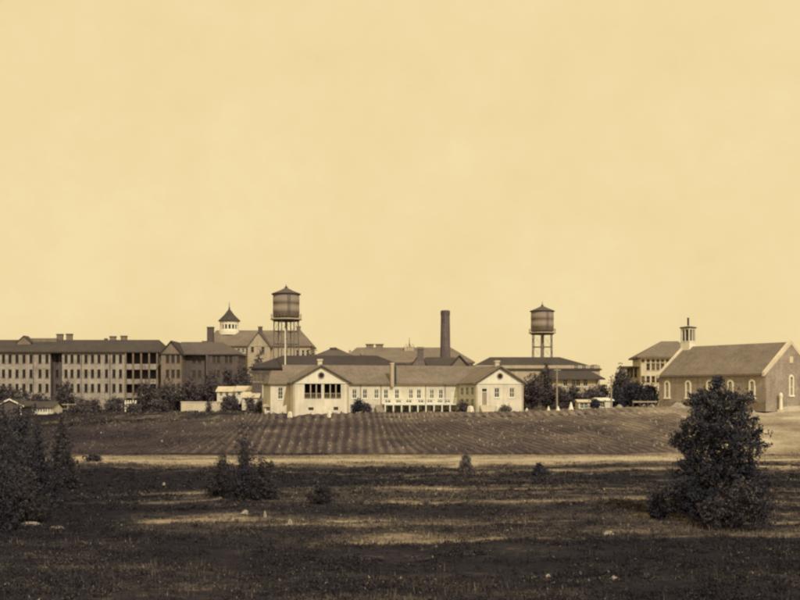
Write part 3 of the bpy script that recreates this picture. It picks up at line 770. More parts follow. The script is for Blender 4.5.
def cupola_hall():
    d = 330.0; mp = d/1000; zb = 4.5
    root = empty('hall_with_cupola', (X(207,d), d, zb), 0, 'big tan hall crowned by a white round cupola with a pointed dark roof', 'building')
    u = lambda px: (px-207)*mp
    ez = Z(345.5,d)-zb; zr = Z(331.5,d+9)-zb; E = u(310)
    w = MB()
    zs = Z(353,d)-zb
    ops = row_windows(root, (0,0), (E,0), [(u(c), zs, .9, 1.5) for c in (234,238.5,243,247)] + [(u(c), zs-1, 1.0, 2.0) for c in (297.5,303,307.5)], fw=.1, mull=(0,1))
    w.wall((0,0),(E,0),-2,ez,ops); w.wall((E,0),(E,18),-2,ez); w.wall((0,18),(0,0),-2,ez); w.build('wall', M['cream_dim'], root)
    rf = MB(); hip_x(rf, 0, E, 0, 18, ez, zr, .6, .4, hl=2.0, hr=4.5); rf.build('roof', M['shingle'], root)
    # gable facing the camera
    g0, g1, gy = u(249.5), u(271.5), -4.0; gm = (g0+g1)/2; gz = Z(333,d)-zb
    w = MB()
    ops = row_windows(root, (g0,gy), (g1,gy), [(u(c)-g0, Z(353,d)-zb, 1.1, 2.0) for c in (254.2,264.5)], fw=.12, mull=(0,1), frame='post')
    w.wall((g0,gy),(g1,gy),-2,ez-.6,ops); w.wall((g1,gy),(g1,0),-2,ez-.6); w.wall((g0,0),(g0,gy),-2,ez-.6)
    w.poly([(g0,gy,ez-.6),(g1,gy,ez-.6),(gm,gy,gz)]); w.build('gable_wall', M['cream_dim'], root)
    rf = MB(); gable_y(rf, g0, g1, gy, 7, ez-.6, gz, .4, .35); rf.build('gable_roof', M['shingle_grey'], root)
    chimney(root, u(211), -.7, -2, Z(328,d)-zb, 2.1, 1.5, 'brick_dark', 'brick_dark')
    chimney(root, X(260.3,d+4)-X(207,d), 4, gz-.6, Z(326.5,d)-zb, 1.3, 1.0, 'brick_dark', 'brick')
    chimney(root, X(298.5,d+9)-X(207,d), 9, zr-.6, Z(327,d+9)-zb, 1.3, 1.0, 'brick', 'brick')
    MB().box(u(202),u(207)-.02,-.4,3,-2,Z(341,d)-zb).build('porch_tower', M['brick_dark'], root)
    # cupola
    cy = 9.0; dd = d+9; cx = X(229.3,dd) - X(207,d); R0 = 9.4*dd/1000
    z0, z1 = zr-1.2, Z(321.5,dd)-zb
    cz0, cz1 = Z(329.3,dd)-zb, Z(324.8,dd)-zb
    n = 16; dr = MB()
    MB_ = MB()
    for i in range(n):
        t0, t1 = 2*math.pi*(i)/n, 2*math.pi*(i+1)/n
        p0 = (cx+R0*math.cos(t0), cy+R0*math.sin(t0)); p1 = (cx+R0*math.cos(t1), cy+R0*math.sin(t1))
        L = math.hypot(p1[0]-p0[0], p1[1]-p0[1])
        dr.wall(p0, p1, z0, z1, [(L*.22, L*.78, cz0, cz1)], .25)
    drum = dr.build('cupola', M['white'], root)
    MB().lathe([(R0*.8,z0),(R0*.8,z1-.05)], 16, 0, cx, cy).build('louvre', M['dark'], drum)
    MB().lathe([(R0,z0),(R0+.35,z0+.0),(R0+.35,z0+1.35),(R0+.02,z0+1.4)], 32, 0, cx, cy).build('cupola_base', M['white'], drum)
    MB().lathe([(R0+.55,z1+.003),(R0+.55,z1+.25),(R0*.55,Z(315,dd)-zb),(.35,Z(309.5,dd)-zb),(.0,Z(309,dd)-zb)], 16, 0, cx, cy).build('cupola_roof', M['roof_dark'], drum)
    MB().lathe([(.22,Z(310,dd)-zb),(.3,Z(308,dd)-zb),(.13,Z(307,dd)-zb),(.04,Z(301.5,dd)-zb)], 8, 0, cx, cy).build('spire', M['steel_dark'], drum)
cupola_hall()

# ================================================================== WATER TOWERS
def water_tower(px, d, tank_px, y_top, y_bot, y_apex, y_fin, bal_px, braces, label, riser_from=None):
    zb = hz(X(px,d), d); mp = d/1000
    root = empty('water_tower', (X(px,d), d, zb), 0, label, 'water tower', 'riveted steel water towers')
    r = tank_px/2*mp; z0, z1 = Z(y_bot,d)-zb, Z(y_top,d)-zb
    prof = []
    k = 5
    for i in range(k):
        a, b = z0+(z1-z0)*i/k, z0+(z1-z0)*(i+1)/k
        prof += [(r+.03*(i%2), a+.01), (r+.03*(i%2), b-.01)]
    tk = MB().lathe(prof, 48).build('tank', M['steel'], root)
    for p_ in tk.data.polygons: p_.use_smooth = len(p_.vertices) == 4 and abs(p_.normal.z) < .3
    zi = Z(y_apex,d)-zb
    MB().lathe([(r+.28, z1+.003),(r+.28, z1+.16),(r*.5,(z1+zi)/2+.14),(.3,zi)], 32).build('roof', M['shingle_grey'], root)
    MB().lathe([(r+.05,z1-.12),(r+.34,z1-.02),(r+.34,z1+.10),(r+.05,z1+.0)], 40).build('roof_rim', M['steel_dark'], root)
    MB().lathe([(.32,zi-.05),(.34,zi+.25),(.1,zi+.35),(.05,Z(y_fin,d)-zb)], 8).build('finial', M['steel_dark'], root)
    rb = bal_px/2*mp; zbal = z0-.65
    MB().lathe([(r*.5,zbal+.02),(rb,zbal+.1),(rb,zbal+.35),(r-.1,zbal+.35)], 40).build('balcony', M['cream_dim'], root)
    MB().lathe([(r*.9,zbal-.22),(r*1.02,zbal-.2),(r*1.02,zbal+.0),(r*.9,zbal+.0)], 40).build('ring_girder', M['steel_dark'], root)
    MB().lathe([(r*.98,z0+.005),(r*.75,z0-.28),(r*.3,z0-.42),(.2,z0-.5)][::-1], 32).build('tank_bottom', M['steel_dark'], root)
    rl = MB(); n = 28
    for zz in (zbal+.85, zbal+1.25):
        for i in range(n):
            t0, t1 = 2*math.pi*i/n, 2*math.pi*(i+1)/n
            rl.tube((rb*math.cos(t0)*.98, rb*math.sin(t0)*.98, zz), (rb*math.cos(t1)*.98, rb*math.sin(t1)*.98, zz), .035, n=4)
    for i in range(n):
        t0 = 2*math.pi*i/n; rl.tube((rb*math.cos(t0)*.98, rb*math.sin(t0)*.98, zbal+.35), (rb*math.cos(t0)*.98, rb*math.sin(t0)*.98, zbal+1.25), .035, n=4)
    rl.build('balcony_railing', M['steel_leg'], root)
    nl = 6; top = zbal-.1
    P = lambda i, z: (( r*.93 + (top-z)*.012)*math.cos(2*math.pi*(i+.25)/nl), (r*.93+(top-z)*.012)*math.sin(2*math.pi*(i+.25)/nl), z)
    for i in range(nl):
        MB().tube(P(i,-.4), P(i,top+.3), .14, .12, 8).build('leg', M['steel_leg'], root)
    br = MB(); levels = [top] + [Z(y,d)-zb for y in braces] + [0.3]
    for j, z in enumerate(levels[1:-1]):
        for i in range(nl): br.tube(P(i,z), P((i+1)%nl,z), .09, n=5)
    for j in range(len(levels)-1):
        for i in range(nl):
            br.tube(P(i,levels[j]), P((i+1)%nl,levels[j+1]), .025, n=4); br.tube(P((i+1)%nl,levels[j]), P(i,levels[j+1]), .025, n=4)
    br.build('bracing', M['steel_leg'], root)
    MB().tube((0,0,-.3), (0,0,z0-.4), .27, .27, 10).build('riser_pipe', M['steel'], root)
    la = MB()
    for s in (-.22,.22): la.tube((s+r*.35, -r-.2, zbal+.35), (s+r*.35, -r-.2, z1+.1), .04, n=4)
    zz = zbal+.5
    while zz < z1: la.tube((-.22+r*.35,-r-.2,zz), (.22+r*.35,-r-.2,zz), .03, n=4); zz += .4
    la.build('ladder', M['steel_dark'], root)
    return root
water_tower(286.2, 212, 26.2, 294.5, 317.3, 288, 284.5, 31, (331.5,344,360), 'taller steel water tower rising behind the left gabled pavilion')
water_tower(542.3, 262, 22.5, 311.5, 331.3, 306, 301.5, 27, (347,358,375), 'smaller steel water tower standing behind the long dark roof on the right')
# white flag pole in front of the taller tower
fp = MB().tube((0,0,-.4),(0,0,Z(330,196)-4.75),.17,.10,10).build('pole', M['white'])
fpr = empty('flag_pole', (X(285.2,196),196,4.75), 0, 'tall thin white pole in front of the legs of the taller water tower', 'pole'); fp.parent = fpr
MB().lathe([(.02,Z(330,196)-4.75),(.16,Z(330,196)-4.62),(.02,Z(330,196)-4.48)],8).build('ball', M['white'], fpr)

# ================================================================== SMOKE STACK
def stack():
    d = 232.0; zb = hz(X(445,d),d); mp = d/1000
    root = empty('smokestack', (X(445.3,d), d, zb), R(12), 'tall tapering brick chimney stack in the middle of the skyline', 'chimney')
    H = Z(310.5,d)-zb; r0, r1 = 5.7*mp*1.05, 4.3*mp*1.05
    MB().lathe([(r0*1.02,-.5),(r1,H-1.2)], 8, R(22.5)).build('shaft', M['stack'], root)
    MB().lathe([(r1+.02,H-1.197),(r1+.07,H-.9),(r1+.07,H-.35),(r1+.05,H-.2),(r1-.05,H)], 8, R(22.5)).build('crown', M['brick_dark'], root)
    MB().tube((-r1*.92,-r1*.5,H-.8),(-r0*.95,-r0*.5,0),.10,n=5).build('lightning_rod', M['steel_dark'], root)
stack()

# ================================================================== ROOFSCAPE BEHIND
def hipped(name, label, d, px0, px1, py_e, py_r, depth, zb, wall='cream_dim', roof='roof_dark', hl=None, hr=None, wins=(), rz=0.0, wz=(2,3), wsize=(1.0,1.9), frame='trim', glass='glass', ov=.5, cat='building'):
    mp = d/1000
    root = empty(name, (X(px0,d), d, zb), rz, label, cat)
    u = lambda px: (px-px0)*mp; L = u(px1); ez = Z(py_e,d)-zb; zr = Z(py_r,d+depth/2)-zb
    w = MB()
    ops = row_windows(root, (0,0), (L,0), [(u(c), Z(p,d)-zb, wsize[0], wsize[1]) for (c, p) in wins], frame=frame, glass=glass, fw=.1)
    w.wall((0,0),(L,0),-1.5,ez,ops); w.wall((L,0),(L,depth),-1.5,ez); w.wall((L,depth),(0,depth),-1.5,ez); w.wall((0,depth),(0,0),-1.5,ez)
    if hl == 0: w.poly([(0,depth,ez),(0,0,ez),(0,depth/2,zr)])
    if hr == 0: w.poly([(L,0,ez),(L,depth,ez),(L,depth/2,zr)])
    w.build('wall', M[wall], root)
    rf = MB(); hip_x(rf, 0, L, 0, depth, ez, zr, ov, .3, hl, hr); rf.build('roof', M[roof], root)
    return root, u, ez, zr, L

# low range directly behind the front building, roof coloured dark for shade
r_, u, ez, zr, L = hipped('dark_roof_range', 'long low range with shade-darkened hip roof behind the front building', 199, 252, 404, 367.5, 357, 11, 4.7, wall='brick_dark', roof='roof_black',
       wins=[(c, p) for c in (254.5,258.5,263,268) for p in (382,400)], wsize=(.7,1.7), frame='post')
# dark brick building glimpsed left of the pale end block
r_, u, ez, zr, L = hipped('tan_roof_shed', 'small tan-roofed building peeping over the dark range beside the tower', 236, 314, 353, 356.5, 348.5, 9, 4.8, wall='cream_dim', roof='shingle_grey')
chimney(r_, u(332.3), 3.5, zr-1.5, Z(348.8,239)-4.8, 1.4, 1.0, 'brick_dark', 'brick_dark')
# broad workshop with the light hip roof
r_, u, ez, zr, L = hipped('broad_workshop', 'broad workshop with light tan hip roof and two small ridge vents', 252, 341, 473, 362.5, 348.6, 22, 4.9, wall='cream_dim', roof='shingle', hr=5.5, hl=4)
for c in (368.5, 378.5):
    MB().box(u(c)-.95,u(c)+.95,10.2,11.8,zr-.2,zr+1.0).box(u(c)-1.15,u(c)+1.15,10,12,zr+1.0,zr+1.2).build('ridge_vent', M['brick'], r_)
for c in (349, 362): MB().box(u(c)-.3,u(c)+.3,4,4.6,zr-2,zr-.7).build('flue', M['post'], r_)
vt = MB().box(u(404.5),u(414.5),8.2,9.8,zr-1.2,zr+.35).build('ventilator', M['cream_dim'], r_)
vr = MB()
for k in range(3): gable_y(vr, u(404.5)+k*.85, u(404.5)+.85+k*.85, 8.0, 10, zr+.35, zr+1.5 - .35*(k-1)**2, .05, .12)
vr.build('ventilator_roof', M['stone'], vt)
tv = MB().tube((u(409.8),9,zr+.3),(u(409.8),9,zr+2.8),.16,.08,6).build('finial', M['post'], vt)
# darker workshops in front of it, around the foot of the stack
r_, u, ez, zr, L = hipped('dark_workshop', 'low dark-roofed boiler house at the foot of the brick stack', 214, 400, 474, 367, 358.5, 12, 4.9, wall='brick_dark', roof='roof_dark', hr=4.5)
gx = u(419)
gm = MB(); gable_y(gm, u(410), u(428), -1, 7, ez-.2, zr+.6, .3, .25); gm.build('cross_gable_roof', M['roof_black'], r_)
MB().poly([(u(410),-.9,ez-.3),(u(428),-.9,ez-.3),(gx,-.9,zr+.5)]).build('cross_gable', M['brick'], r_)
gm = MB(); gable_y(gm, u(449), u(470), -1, 7, ez-.2, zr+.3, .3, .25); gm.build('cross_gable_roof', M['roof_black'], r_)
MB().poly([(u(449),-.9,ez-.3),(u(470),-.9,ez-.3),(u(459.5),-.9,zr+.2)]).build('cross_gable', M['brick'], r_)
# short square flue with flared foot
d = 206.0; zb = 4.9; root = empty('brick_flue', (X(420.3,d), d, zb), 0, 'short square brick flue with flared foot left of the tall stack', 'chimney')
hh = Z(347,d)-zb
MB().lathe([(1.6,-.5),(1.55,Z(366,d)-zb),(1.0,Z(361,d)-zb),(.92,hh-.5)], 4, R(45)).build('shaft', M['stack'], root)
MB().lathe([(1.05,hh-.497),(1.05,hh-.1),(.9,hh)], 4, R(45)).build('cap', M['brick'], root)

# long dark-roofed building on the right with porch
r_, u, ez, zr, L = hipped('long_dark_roof_building', 'long building with dark hip roof, pale clerestory band and porch left of the trees', 244, 470, 600, 369.5, 358.3, 16, 5.0, wall='cream_dim', roof='roof_dark', hl=6, hr=9,
       wins=[(c, 369) for c in (576,584,592)], wsize=(1.1, .9), ov=.4)
pa, pb = u(545), u(599)
w = MB(); dpp = 244
ops = row_windows(r_, (pa,-6.5), (pb-2,-6.5), [(u(c)-pa, Z(386.5,238)-5.0, 1.1, 2.2) for c in (561,569,573.5,580.5)], fw=.1)
w.wall((pa,-6.5),(pb-2,-6.5),-1.5,Z(378.3,238)-5,ops); w.wall((pb-2,-6.5),(pb-2,0),-1.5,Z(378.3,238)-5); w.build('porch_wall', M['cream_dim'], r_)
MB().slab([(pa-1,-7.6,Z(378.5,237)-5),(pb,-7.6,Z(378.5,237)-5),(pb-2.5,-.02,Z(370.2,244)-5),(pa-1,-.02,Z(370.2,244)-5)],.3).slab([(pb,-7.6,Z(378.5,237)-5),(pb,-.02,Z(378.5,244)-5),(pb-2.5,-.02,Z(370.2,244)-5)],.3).build('porch_roof', M['roof_dark'], r_)
chimney(r_, u(596.5), 2.5, ez-.6, Z(366,246)-5, 1.0, .9, 'brick_dark', 'brick_dark')

# tall pale block behind the church
d = 226.0; mp = d/1000; zb = 5.4
root = empty('pale_block', (X(641,d), d, zb), R(-6), 'pale four-storey block with grey hip roof behind the church', 'building')
u = lambda px: (px-641)*mp
ez = Z(356,d)-zb; zr = Z(343,d+8)-zb; L = u(692)
w = MB()
sp = [(u(c), Z(362.6,d)-zb, .75, .8) for c in (642.9,648,653,657.5,662,667,672,677)] + [(u(c), Z(370.5,d)-zb, .85, 1.6) for c in (648,653,657.5,662,667,672,677)] + [(u(c), Z(383,d)-zb, .85, 1.6) for c in (643,648,653,657.5,662,667,672)]
ops = row_windows(root, (0,0), (L,0), sp, fw=.08, mull=(0,1), frame='cream_dim')
w.wall((0,0),(L,0),-1.5,ez,ops); w.wall((0,15),(0,0),-1.5,ez); w.wall((L,0),(L,15),-1.5,ez); w.build('wall', M['stone'], root)
rf = MB(); hip_x(rf, 0, L, 0, 15, ez, zr, .9, .35, hl=6.5, hr=3); rf.build('roof', M['shingle'], root)
w = MB(); a0 = u(627)
ops = row_windows(root, (a0,3), (0,3), [(u(c)-a0, Z(378,d+3)-zb, .8, 2.4) for c in (630.5,633.5,637.5)], fw=.08, mull=(0,1), frame='cream_dim')
w.wall((a0,3),(-.01,3),-1.5,Z(367,d+3)-zb,ops); w.wall((a0,12),(a0,3),-1.5,Z(367,d+3)-zb); w.build('annex_wall', M['cream_dim'], root)
MB().slab([(a0-.5,2.5,Z(366.8,d+3)-zb),(-.02,2.5,Z(366.8,d+3)-zb),(-.02,12,Z(365,d+3)-zb),(a0-.5,12,Z(365,d+3)-zb)],.3).build('annex_roof', M['roof_dark'], root)

# ================================================================== CHURCH
def church():
    bang = R(53); d0 = 166.0
    A = Vector((X(766,d0), d0, 0)); zb = Z(405.5,d0)
    Lx = Vector((math.cos(bang), -math.sin(bang), 0)); G = Vector((math.sin(bang), math.cos(bang), 0))
    k = (659-400)/1000
    L = (A.x - k*A.y)/(Lx.x + k*(-Lx.y)) if True else 22     # far-left corner seen at x=659
    # far corner F = A - L*Lx  ->  (A.x - L cx) = k (A.y - L*Lx.y)
    L = (A.x - k*A.y)/(Lx.x - k*Lx.y)
    kw = (791-400)/1000; hw = (kw*A.y - A.x)/(G.x - kw*G.y); W = 2*hw
    F = A - Lx*L
    root = empty('brick_church', (F.x, F.y, zb), -bang, 'brick church with steep tan roof, arched windows and a square white belfry', 'church')
    H = Z(373.2,d0)-zb; ap = A + G*hw; zr = Z(343.6,ap.y)-zb
    print('church L,W,H,zr', L, W, H, zr)
    # wall windows: pixel columns on the long side
    def ux(px):
        kk = (px-400)/1000; return (kk*F.y - F.x)/(Lx.x - kk*Lx.y)
    cols = [ux(p) for p in (667.3, 688.3, 709.5, 730.5, 752.3)]
    zs = 1.35; ww, wh = 0.85, 2.35
    w = MB()
    ops = [(c-ww/2, c+ww/2, zs, zs+wh) for c in cols]
    w.wall((0,0),(L,0),-1,H,ops,.3)
    gw = (hw, 1.0, 2.9); gz = 1.75
    w.wall((L,0),(L,W),-1,H,[(gw[0]-gw[1]/2, gw[0]+gw[1]/2, gz, gz+gw[2])],.3)
    w.poly([(L,0,H),(L,W,H),(L,hw,zr)]); w.poly([(0,W,H),(0,0,H),(0,hw,zr)])
    w.wall((L,W),(0,W),-1,H); w.wall((0,W),(0,0),-1,H)
    w.build('wall', M['brick_church'], root)
    MB().box(0.05,L-.05,-.12,-.003,H-.35,H-.05).build('cornice', M['cream_dim'], root)
    MB().box(0.0,L,-.10,-.004,-1,.55).build('plinth', M['brick'], root)
    def arched(parent, loc, rz, w_, h_, nm='arched_window'):
        f = MB(); n = 10; t = .2
        def arc(r0, r1, y0):
            for i in range(n):
                a0, a1 = math.pi*i/n, math.pi*(i+1)/n
                q = lambda r, a, yy: (r*math.cos(a), yy, h_-.02+r*math.sin(a)*1.15)
                f.poly([q(r0,a0,y0), q(r1,a0,y0), q(r1,a1,y0), q(r0,a1,y0)]); f.poly([q(r1,a0,y0), q(r1,a0,0.0), q(r1,a1,0.0), q(r1,a1,y0)])
        arc(w_/2-.10, w_/2+t, -.12)
        f.box(-w_/2-t, -w_/2+.10, -.12, .25, -.02, h_); f.box(w_/2-.10, w_/2+t, -.12, .25, -.02, h_)
        f.box(-w_/2-t-.1, w_/2+t+.1, -.22, .02, -.3, -.023)
        f.box(-.05,.05,-.02,.06,0,h_); f.box(-w_/2+.10,w_/2-.10,-.02,.05,h_*.5-.05,h_*.5+.05); f.box(-w_/2+.10,w_/2-.10,-.02,.05,h_-.06,h_+.02)
        o = f.build(nm, M['white'], parent, loc, rz)
        p = MB(); p.poly([(-w_/2,.08,0),(w_/2,.08,0),(w_/2,.08,h_),(-w_/2,.08,h_)]); p.build('pane', M['glass'], o)
        p = MB(); pts = [((w_/2-.09)*math.cos(math.pi*i/n), -.05, h_+ (w_/2-.09)*math.sin(math.pi*i/n)*1.15) for i in range(n+1)]; p.poly(pts); p.build('arch_pane', M['glass_pale'], o)
    for c in cols: arched(root, (c, 0, zs), 0, ww, wh)
    arched(root, (L, hw, gz), math.pi/2, gw[1], gw[2]-.2)
    MB().box(L-.02,L+.1,hw-.5,hw+.5,zr-3.3,zr-2.2).build('gable_vent', M['stone'], root)
    rf = MB(); gable_x(rf, .35, L-.35, 0, W, H, zr, .45, .3, 0); rf.build('roof', M['shingle'], root)
    # parapet copings along both gables
    kk = (zr-H)/hw
    for xx in (.15, L-.15):
        cp = MB()
        cp.slab([(xx-.22,-.6,H-.6*kk+.58),(xx+.22,-.6,H-.6*kk+.58),(xx+.22,hw,zr+.58),(xx-.22,hw,zr+.75)], .7)
        cp.slab([(xx-.22,hw,zr+.58),(xx+.22,hw,zr+.58),(xx+.22,W+.6,H-.6*kk+.58),(xx-.22,W+.6,H-.6*kk+.58)], .7)
        cp.build('coping', M['stone'], root)
    # belfry, on the ridge at the far gable
    bd = F.y + G.y*hw; s = 7.2*bd/1000/1.36*.98; bx_, by_ = .9, hw
    z0 = zr-1.1; z1 = Z(343.2,bd)-zb; z2 = Z(328.6,bd)-zb
    bf = MB().box(bx_-s*1.0,bx_+s*1.0,by_-s*1.0,by_+s*1.0,z0,z1).build('belfry', M['white'], root)
    st = MB()
    for (p0,p1) in (((-1,-1),(1,-1)),((1,-1),(1,1)),((1,1),(-1,1)),((-1,1),(-1,-1))):
        a = (bx_+p0[0]*s, by_+p0[1]*s); b = (bx_+p1[0]*s, by_+p1[1]*s); wd = 2*s
        st.wall(a, b, z1-.05, z2, [(wd*.12, wd*.44, z1+.35, z2-.25), (wd*.56, wd*.88, z1+.35, z2-.25)], .2)
    st.build('bell_stage', M['cream'], bf)
    MB().box(bx_-s*.72,bx_+s*.72,by_-s*.72,by_+s*.72,z1,z2-.02).build('louvre', M['dark'], bf)
    MB().lathe([(s*1.6,z2+.003),(s*1.6,z2+.22),(.25,z2+.4)],4,R(45),bx_,by_).build('belfry_roof', M['roof_dark'], bf)
    zf = Z(318,bd)-zb
    MB().box(bx_-.13,bx_+.13,by_-.13,by_+.13,z2+.5,zf).build('finial', M['steel_dark'], bf)
    return A, G, zb
CH = church()
# pale upright stone by the church gable
d = 167.5; x = X(780.8,d); zb = hz(x,d)
root = empty('stone_pedestal', (x,d,zb), R(-30), 'slender pale pedestal in front of the church gable end', 'monument')
MB().box(-.5,.5,-.5,.5,-.3,.35).build('base', M['stone'], root); MB().lathe([(.32,.353),(.24,2.3),(.3,2.35),(.3,2.5)],8).build('shaft', M['white'], root); MB().lathe([(.3,2.503),(.36,2.7),(.2,3.1),(.05,3.2)],10).build('urn', M['white'], root)

# ================================================================== SMALL BUILDINGS
def cottage(name, label, px0, px1, d, py_e, py_r, py_b, depth, wall='white', roof='roof_dark', rz=0, gable_front=False, wins=(), cat='cottage'):
    mp = d/1000; zb = Z(py_b, d)
    root = empty(name, (X(px0,d), d, zb), rz, label, cat)
    L = (px1-px0)*mp; ez = Z(py_e,d)-zb; zr = Z(py_r,d)-zb
    w = MB()
    ops = row_windows(root, (0,0), (L,0), [((c-px0)*mp, Z(p,d)-zb, .7, 1.1) for (c,p) in wins], fw=.08)
    w.wall((0,0),(L,0),-1.5,ez,ops); w.wall((L,0),(L,depth),-1.5,ez); w.wall((L,depth),(0,depth),-1.5,ez); w.wall((0,depth),(0,0),-1.5,ez)
    if gable_front: w.poly([(0,0,ez),(L,0,ez),(L/2,0,zr)]); w.poly([(0,depth,ez),(L,depth,ez),(L/2,depth,zr)])
    else: w.poly([(0,depth,ez),(0,0,ez),(0,depth/2,zr)]); w.poly([(L,0,ez),(L,depth,ez),(L,depth/2,zr)])
    w.build('wall', M[wall], root)
    rf = MB(); (gable_y if gable_front else gable_x)(rf, 0, L, 0, depth, ez, zr, .3, .15); rf.build('roof', M[roof], root)
    return root, L, ez, zr, mp
r_, L, ez, zr, mp = cottage('slatted_shed', 'long pale slatted shed with dark roof at the far left', 20, 52.5, 205, 407.5, 402, 416.5, 6, 'cream', 'roof_dark', cat='shed')
sl = MB()
for i in range(13): sl.box(.2+i*(L-.4)/12-.07, .2+i*(L-.4)/12+.07, -.1, -.003, 1.0, ez-.2)
sl.build('batten', M['wood_dark'], r_)
r_, L, ez, zr, mp = cottage('white_trim_cottage', 'dark cottage with white gable trim at the left edge', -2, 22, 200, 406, 400, 414, 6, 'brick_dark', 'roof_dark', gable_front=True)
tr = MB()
tr.slab([(-.5,-.42,ez+.1),(-.5,-.32,ez+.1),(L/2,-.32,zr+.3),(L/2,-.42,zr+.3)],.3).slab([(L/2,-.42,zr+.3),(L/2,-.32,zr+.3),(L+.5,-.32,ez+.1),(L+.5,-.42,ez+.1)],.3); tr.build('gable_trim', M['white'], r_)
MB().box(L-.35,L-.1,-.12,-.003,-.3,ez).build('corner_board', M['white'], r_)
cottage('white_cottage', 'white cottage with pale roof, left of the pair below the cupola hall', 217, 232, 214, 391.5, 387, 397, 6, 'cream', 'stone', wins=[(221,396.3),(227,396.3)])
cottage('white_cottage', 'white cottage with dark windows, right of the pair below the cupola hall', 235.5, 249.5, 208, 391, 386.5, 397, 6, 'white', 'stone', wins=[(239,395.5),(245,395.5)])
cottage('white_lean_house', 'low pale house with broad roof, lowest of the small white houses', 242, 258, 197, 397.5, 392.5, 402.5, 6, 'cream', 'stone', wins=[(246,401.8)])
cottage('pale_hut', 'tiny pale hut with one dark window at the left end of the cream building', 264.5, 271, 172, 406.5, 405, 413.5, 2.2, 'cream', 'cream_dim', wins=[(267.8,411.5)], cat='hut')
cottage('pale_shed', 'pale open shed left of the dark bush between the two poles', 578.5, 590, 186, 402, 400.3, 411.5, 3.5, 'cream', 'stone', cat='shed', wins=[(582,408.5),(586,408.5)])
cottage('cream_shed', 'pale shed beside the foot of the right-hand pole', 598.5, 613, 184, 400.5, 398.5, 411, 3.5, 'cream', 'trim', rz=R(9), cat='shed', wins=[(603,407.5)])
# pale embankment wall
d = 206; root = MB().box(0, 52*.206, 0, .6, -.8, Z(402.5,d)-Z(411,d)).box(-.1, 52*.206+.1, -.1, .7, Z(402.5,d)-Z(411,d)+.003, Z(402.5,d)-Z(411,d)+.2).build('retaining_wall', M['stone'], None, (X(181,d), d, Z(411,d)), R(2))
tag(root, 'long pale stone retaining wall at the top of the hill on the left', 'wall')
# white picket porch
d = 214; root = empty('picket_fence', (X(125.5,d),d,Z(411,d)), 0, 'short run of white pickets in front of the galleries of the dormitory', 'fence')
pk = MB().box(-.13,.13,-.08,.08,-.8,2.3).mesh('picket', M['white'])
for i in range(5): place('picket', pk, root, (i*.55,0,0))
MB().box(-.2,2.4,-.12,-.083,1.6,1.8).box(-.2,2.4,-.12,-.083,.5,.7).build('rail', M['white'], root)
# rail fence
d = 216; root = empty('rail_fence', (X(60,d),d,Z(412,d)), 0, 'long rail fence with thin posts below the dormitory', 'fence')
pm = MB().box(-.1,.1,-.1,.1,-1.5,1.9).mesh('fence_post', M['post'])
n = 9; L = 62*.216
for i in range(n): place('fence_post', pm, root, (L*i/(n-1),0,0))
MB().box(0,L,-.16,-.103,1.5,1.75).box(0,L,-.16,-.103,.6,.75).build('rail', M['post'], root)

# ================================================================== POLES
def pole(px, d, py_t, py_b, label, r=.14):
    z = hz(X(px,d),d); h = Z(py_t,d)-z
    root = empty('telegraph_pole', (X(px,d),d,z), R(20), label, 'pole', 'telegraph poles')
    MB().tube((0,0,-.5),(0,0,h),r*1.25,r*.85,8).build('post', M['post'], root)
    MB().box(-.7,.7,-.2,-.1,h-.7,h-.55).build('crossarm', M['post'], root)
pole(557, 178, 366.5, 412, 'pale telegraph pole in front of the dark trees, right of the cream building')
pole(611.3, 182, 377, 409, 'shorter pale telegraph pole at the left edge of the round dark trees')

# ================================================================== CONES, STONES
def stook(px, d, py_t, wpx, label, sq=False):
    x = X(px,d); z = max(hz(x,d), fz(np.array([x]),np.array([float(d)]))[0] if d < 172 and -60 < x < 45 else -9); h = Z(py_t,d)-z; w = wpx*d/1000/2
    if sq: mb = MB().lathe([(w,-.2),(w*.85,h*.5),(w*.7,h*.9),(w*.4,h)],4,R(40))
    else: mb = MB().lathe([(w,-.2),(w*.9,.1),(w*.5,h*.55),(w*.3,h*.85),(w*.08,h)],10)
    o = mb.build('white_marker' if sq else 'white_cone', M['white'], None, (x,d,z), random.uniform(0,1))
    tag(o, label, 'marker' if sq else 'cone', 'white markers along the top of the field')
stook(290, 168.0, 411.5, 5.5, 'white blunt marker below the left corner of the left pavilion', True)
stook(329, 168.0, 411, 4.5, 'white blunt marker in front of the middle of the left pavilion', True)
stook(470.5, 172.2, 406, 7.5, 'broad pale marker at the left corner of the right pavilion', True)
stook(497, 172.6, 405, 6, 'pale marker in front of the right pavilion', True)
stook(526.8, 175, 408, 4.4, 'white cone just right of the right pavilion')
stook(548.5, 178, 406, 3.6, 'small white cone left of the taller telegraph pole')
stook(558, 175, 406, 4.6, 'white cone at the foot of the taller telegraph pole')
stook(571, 174, 402, 6, 'tallest white cone, between the taller pole and the pale open shed')
def boulder(px, d, wpx, hpx, label, mat='rock', nm='rock', cat='rock', grp='pale rocks in the meadow'):
    x = X(px,d); z = hz(x,d); w = wpx*d/2000*.8; h = hpx*d/1000*.7
    mb = MB(); n = 10; rd = random.Random(int(px*7+d))
    prof = [(1.0,-.25),(1.05,.15),(.82,.6),(.45,.92),(.1,1.0)]
    m = 0
    for (r,zz) in prof:
        for i in range(n):
            t = 2*math.pi*i/n; q = w*r*rd.uniform(.6,1.25); mb.v.append((q*math.cos(t), q*.7*math.sin(t), h*zz*rd.uniform(.85,1.1)))
    for a in range(4):
        for i in range(n): j=(i+1)%n; mb.f.append((a*n+i,a*n+j,(a+1)*n+j,(a+1)*n+i))
    mb.f.append(tuple(4*n+i for i in range(n)))
    o = mb.build(nm, M[mat], None, (x,d,z), rd.uniform(-.4,.4)); tag(o, label, cat, grp); return o
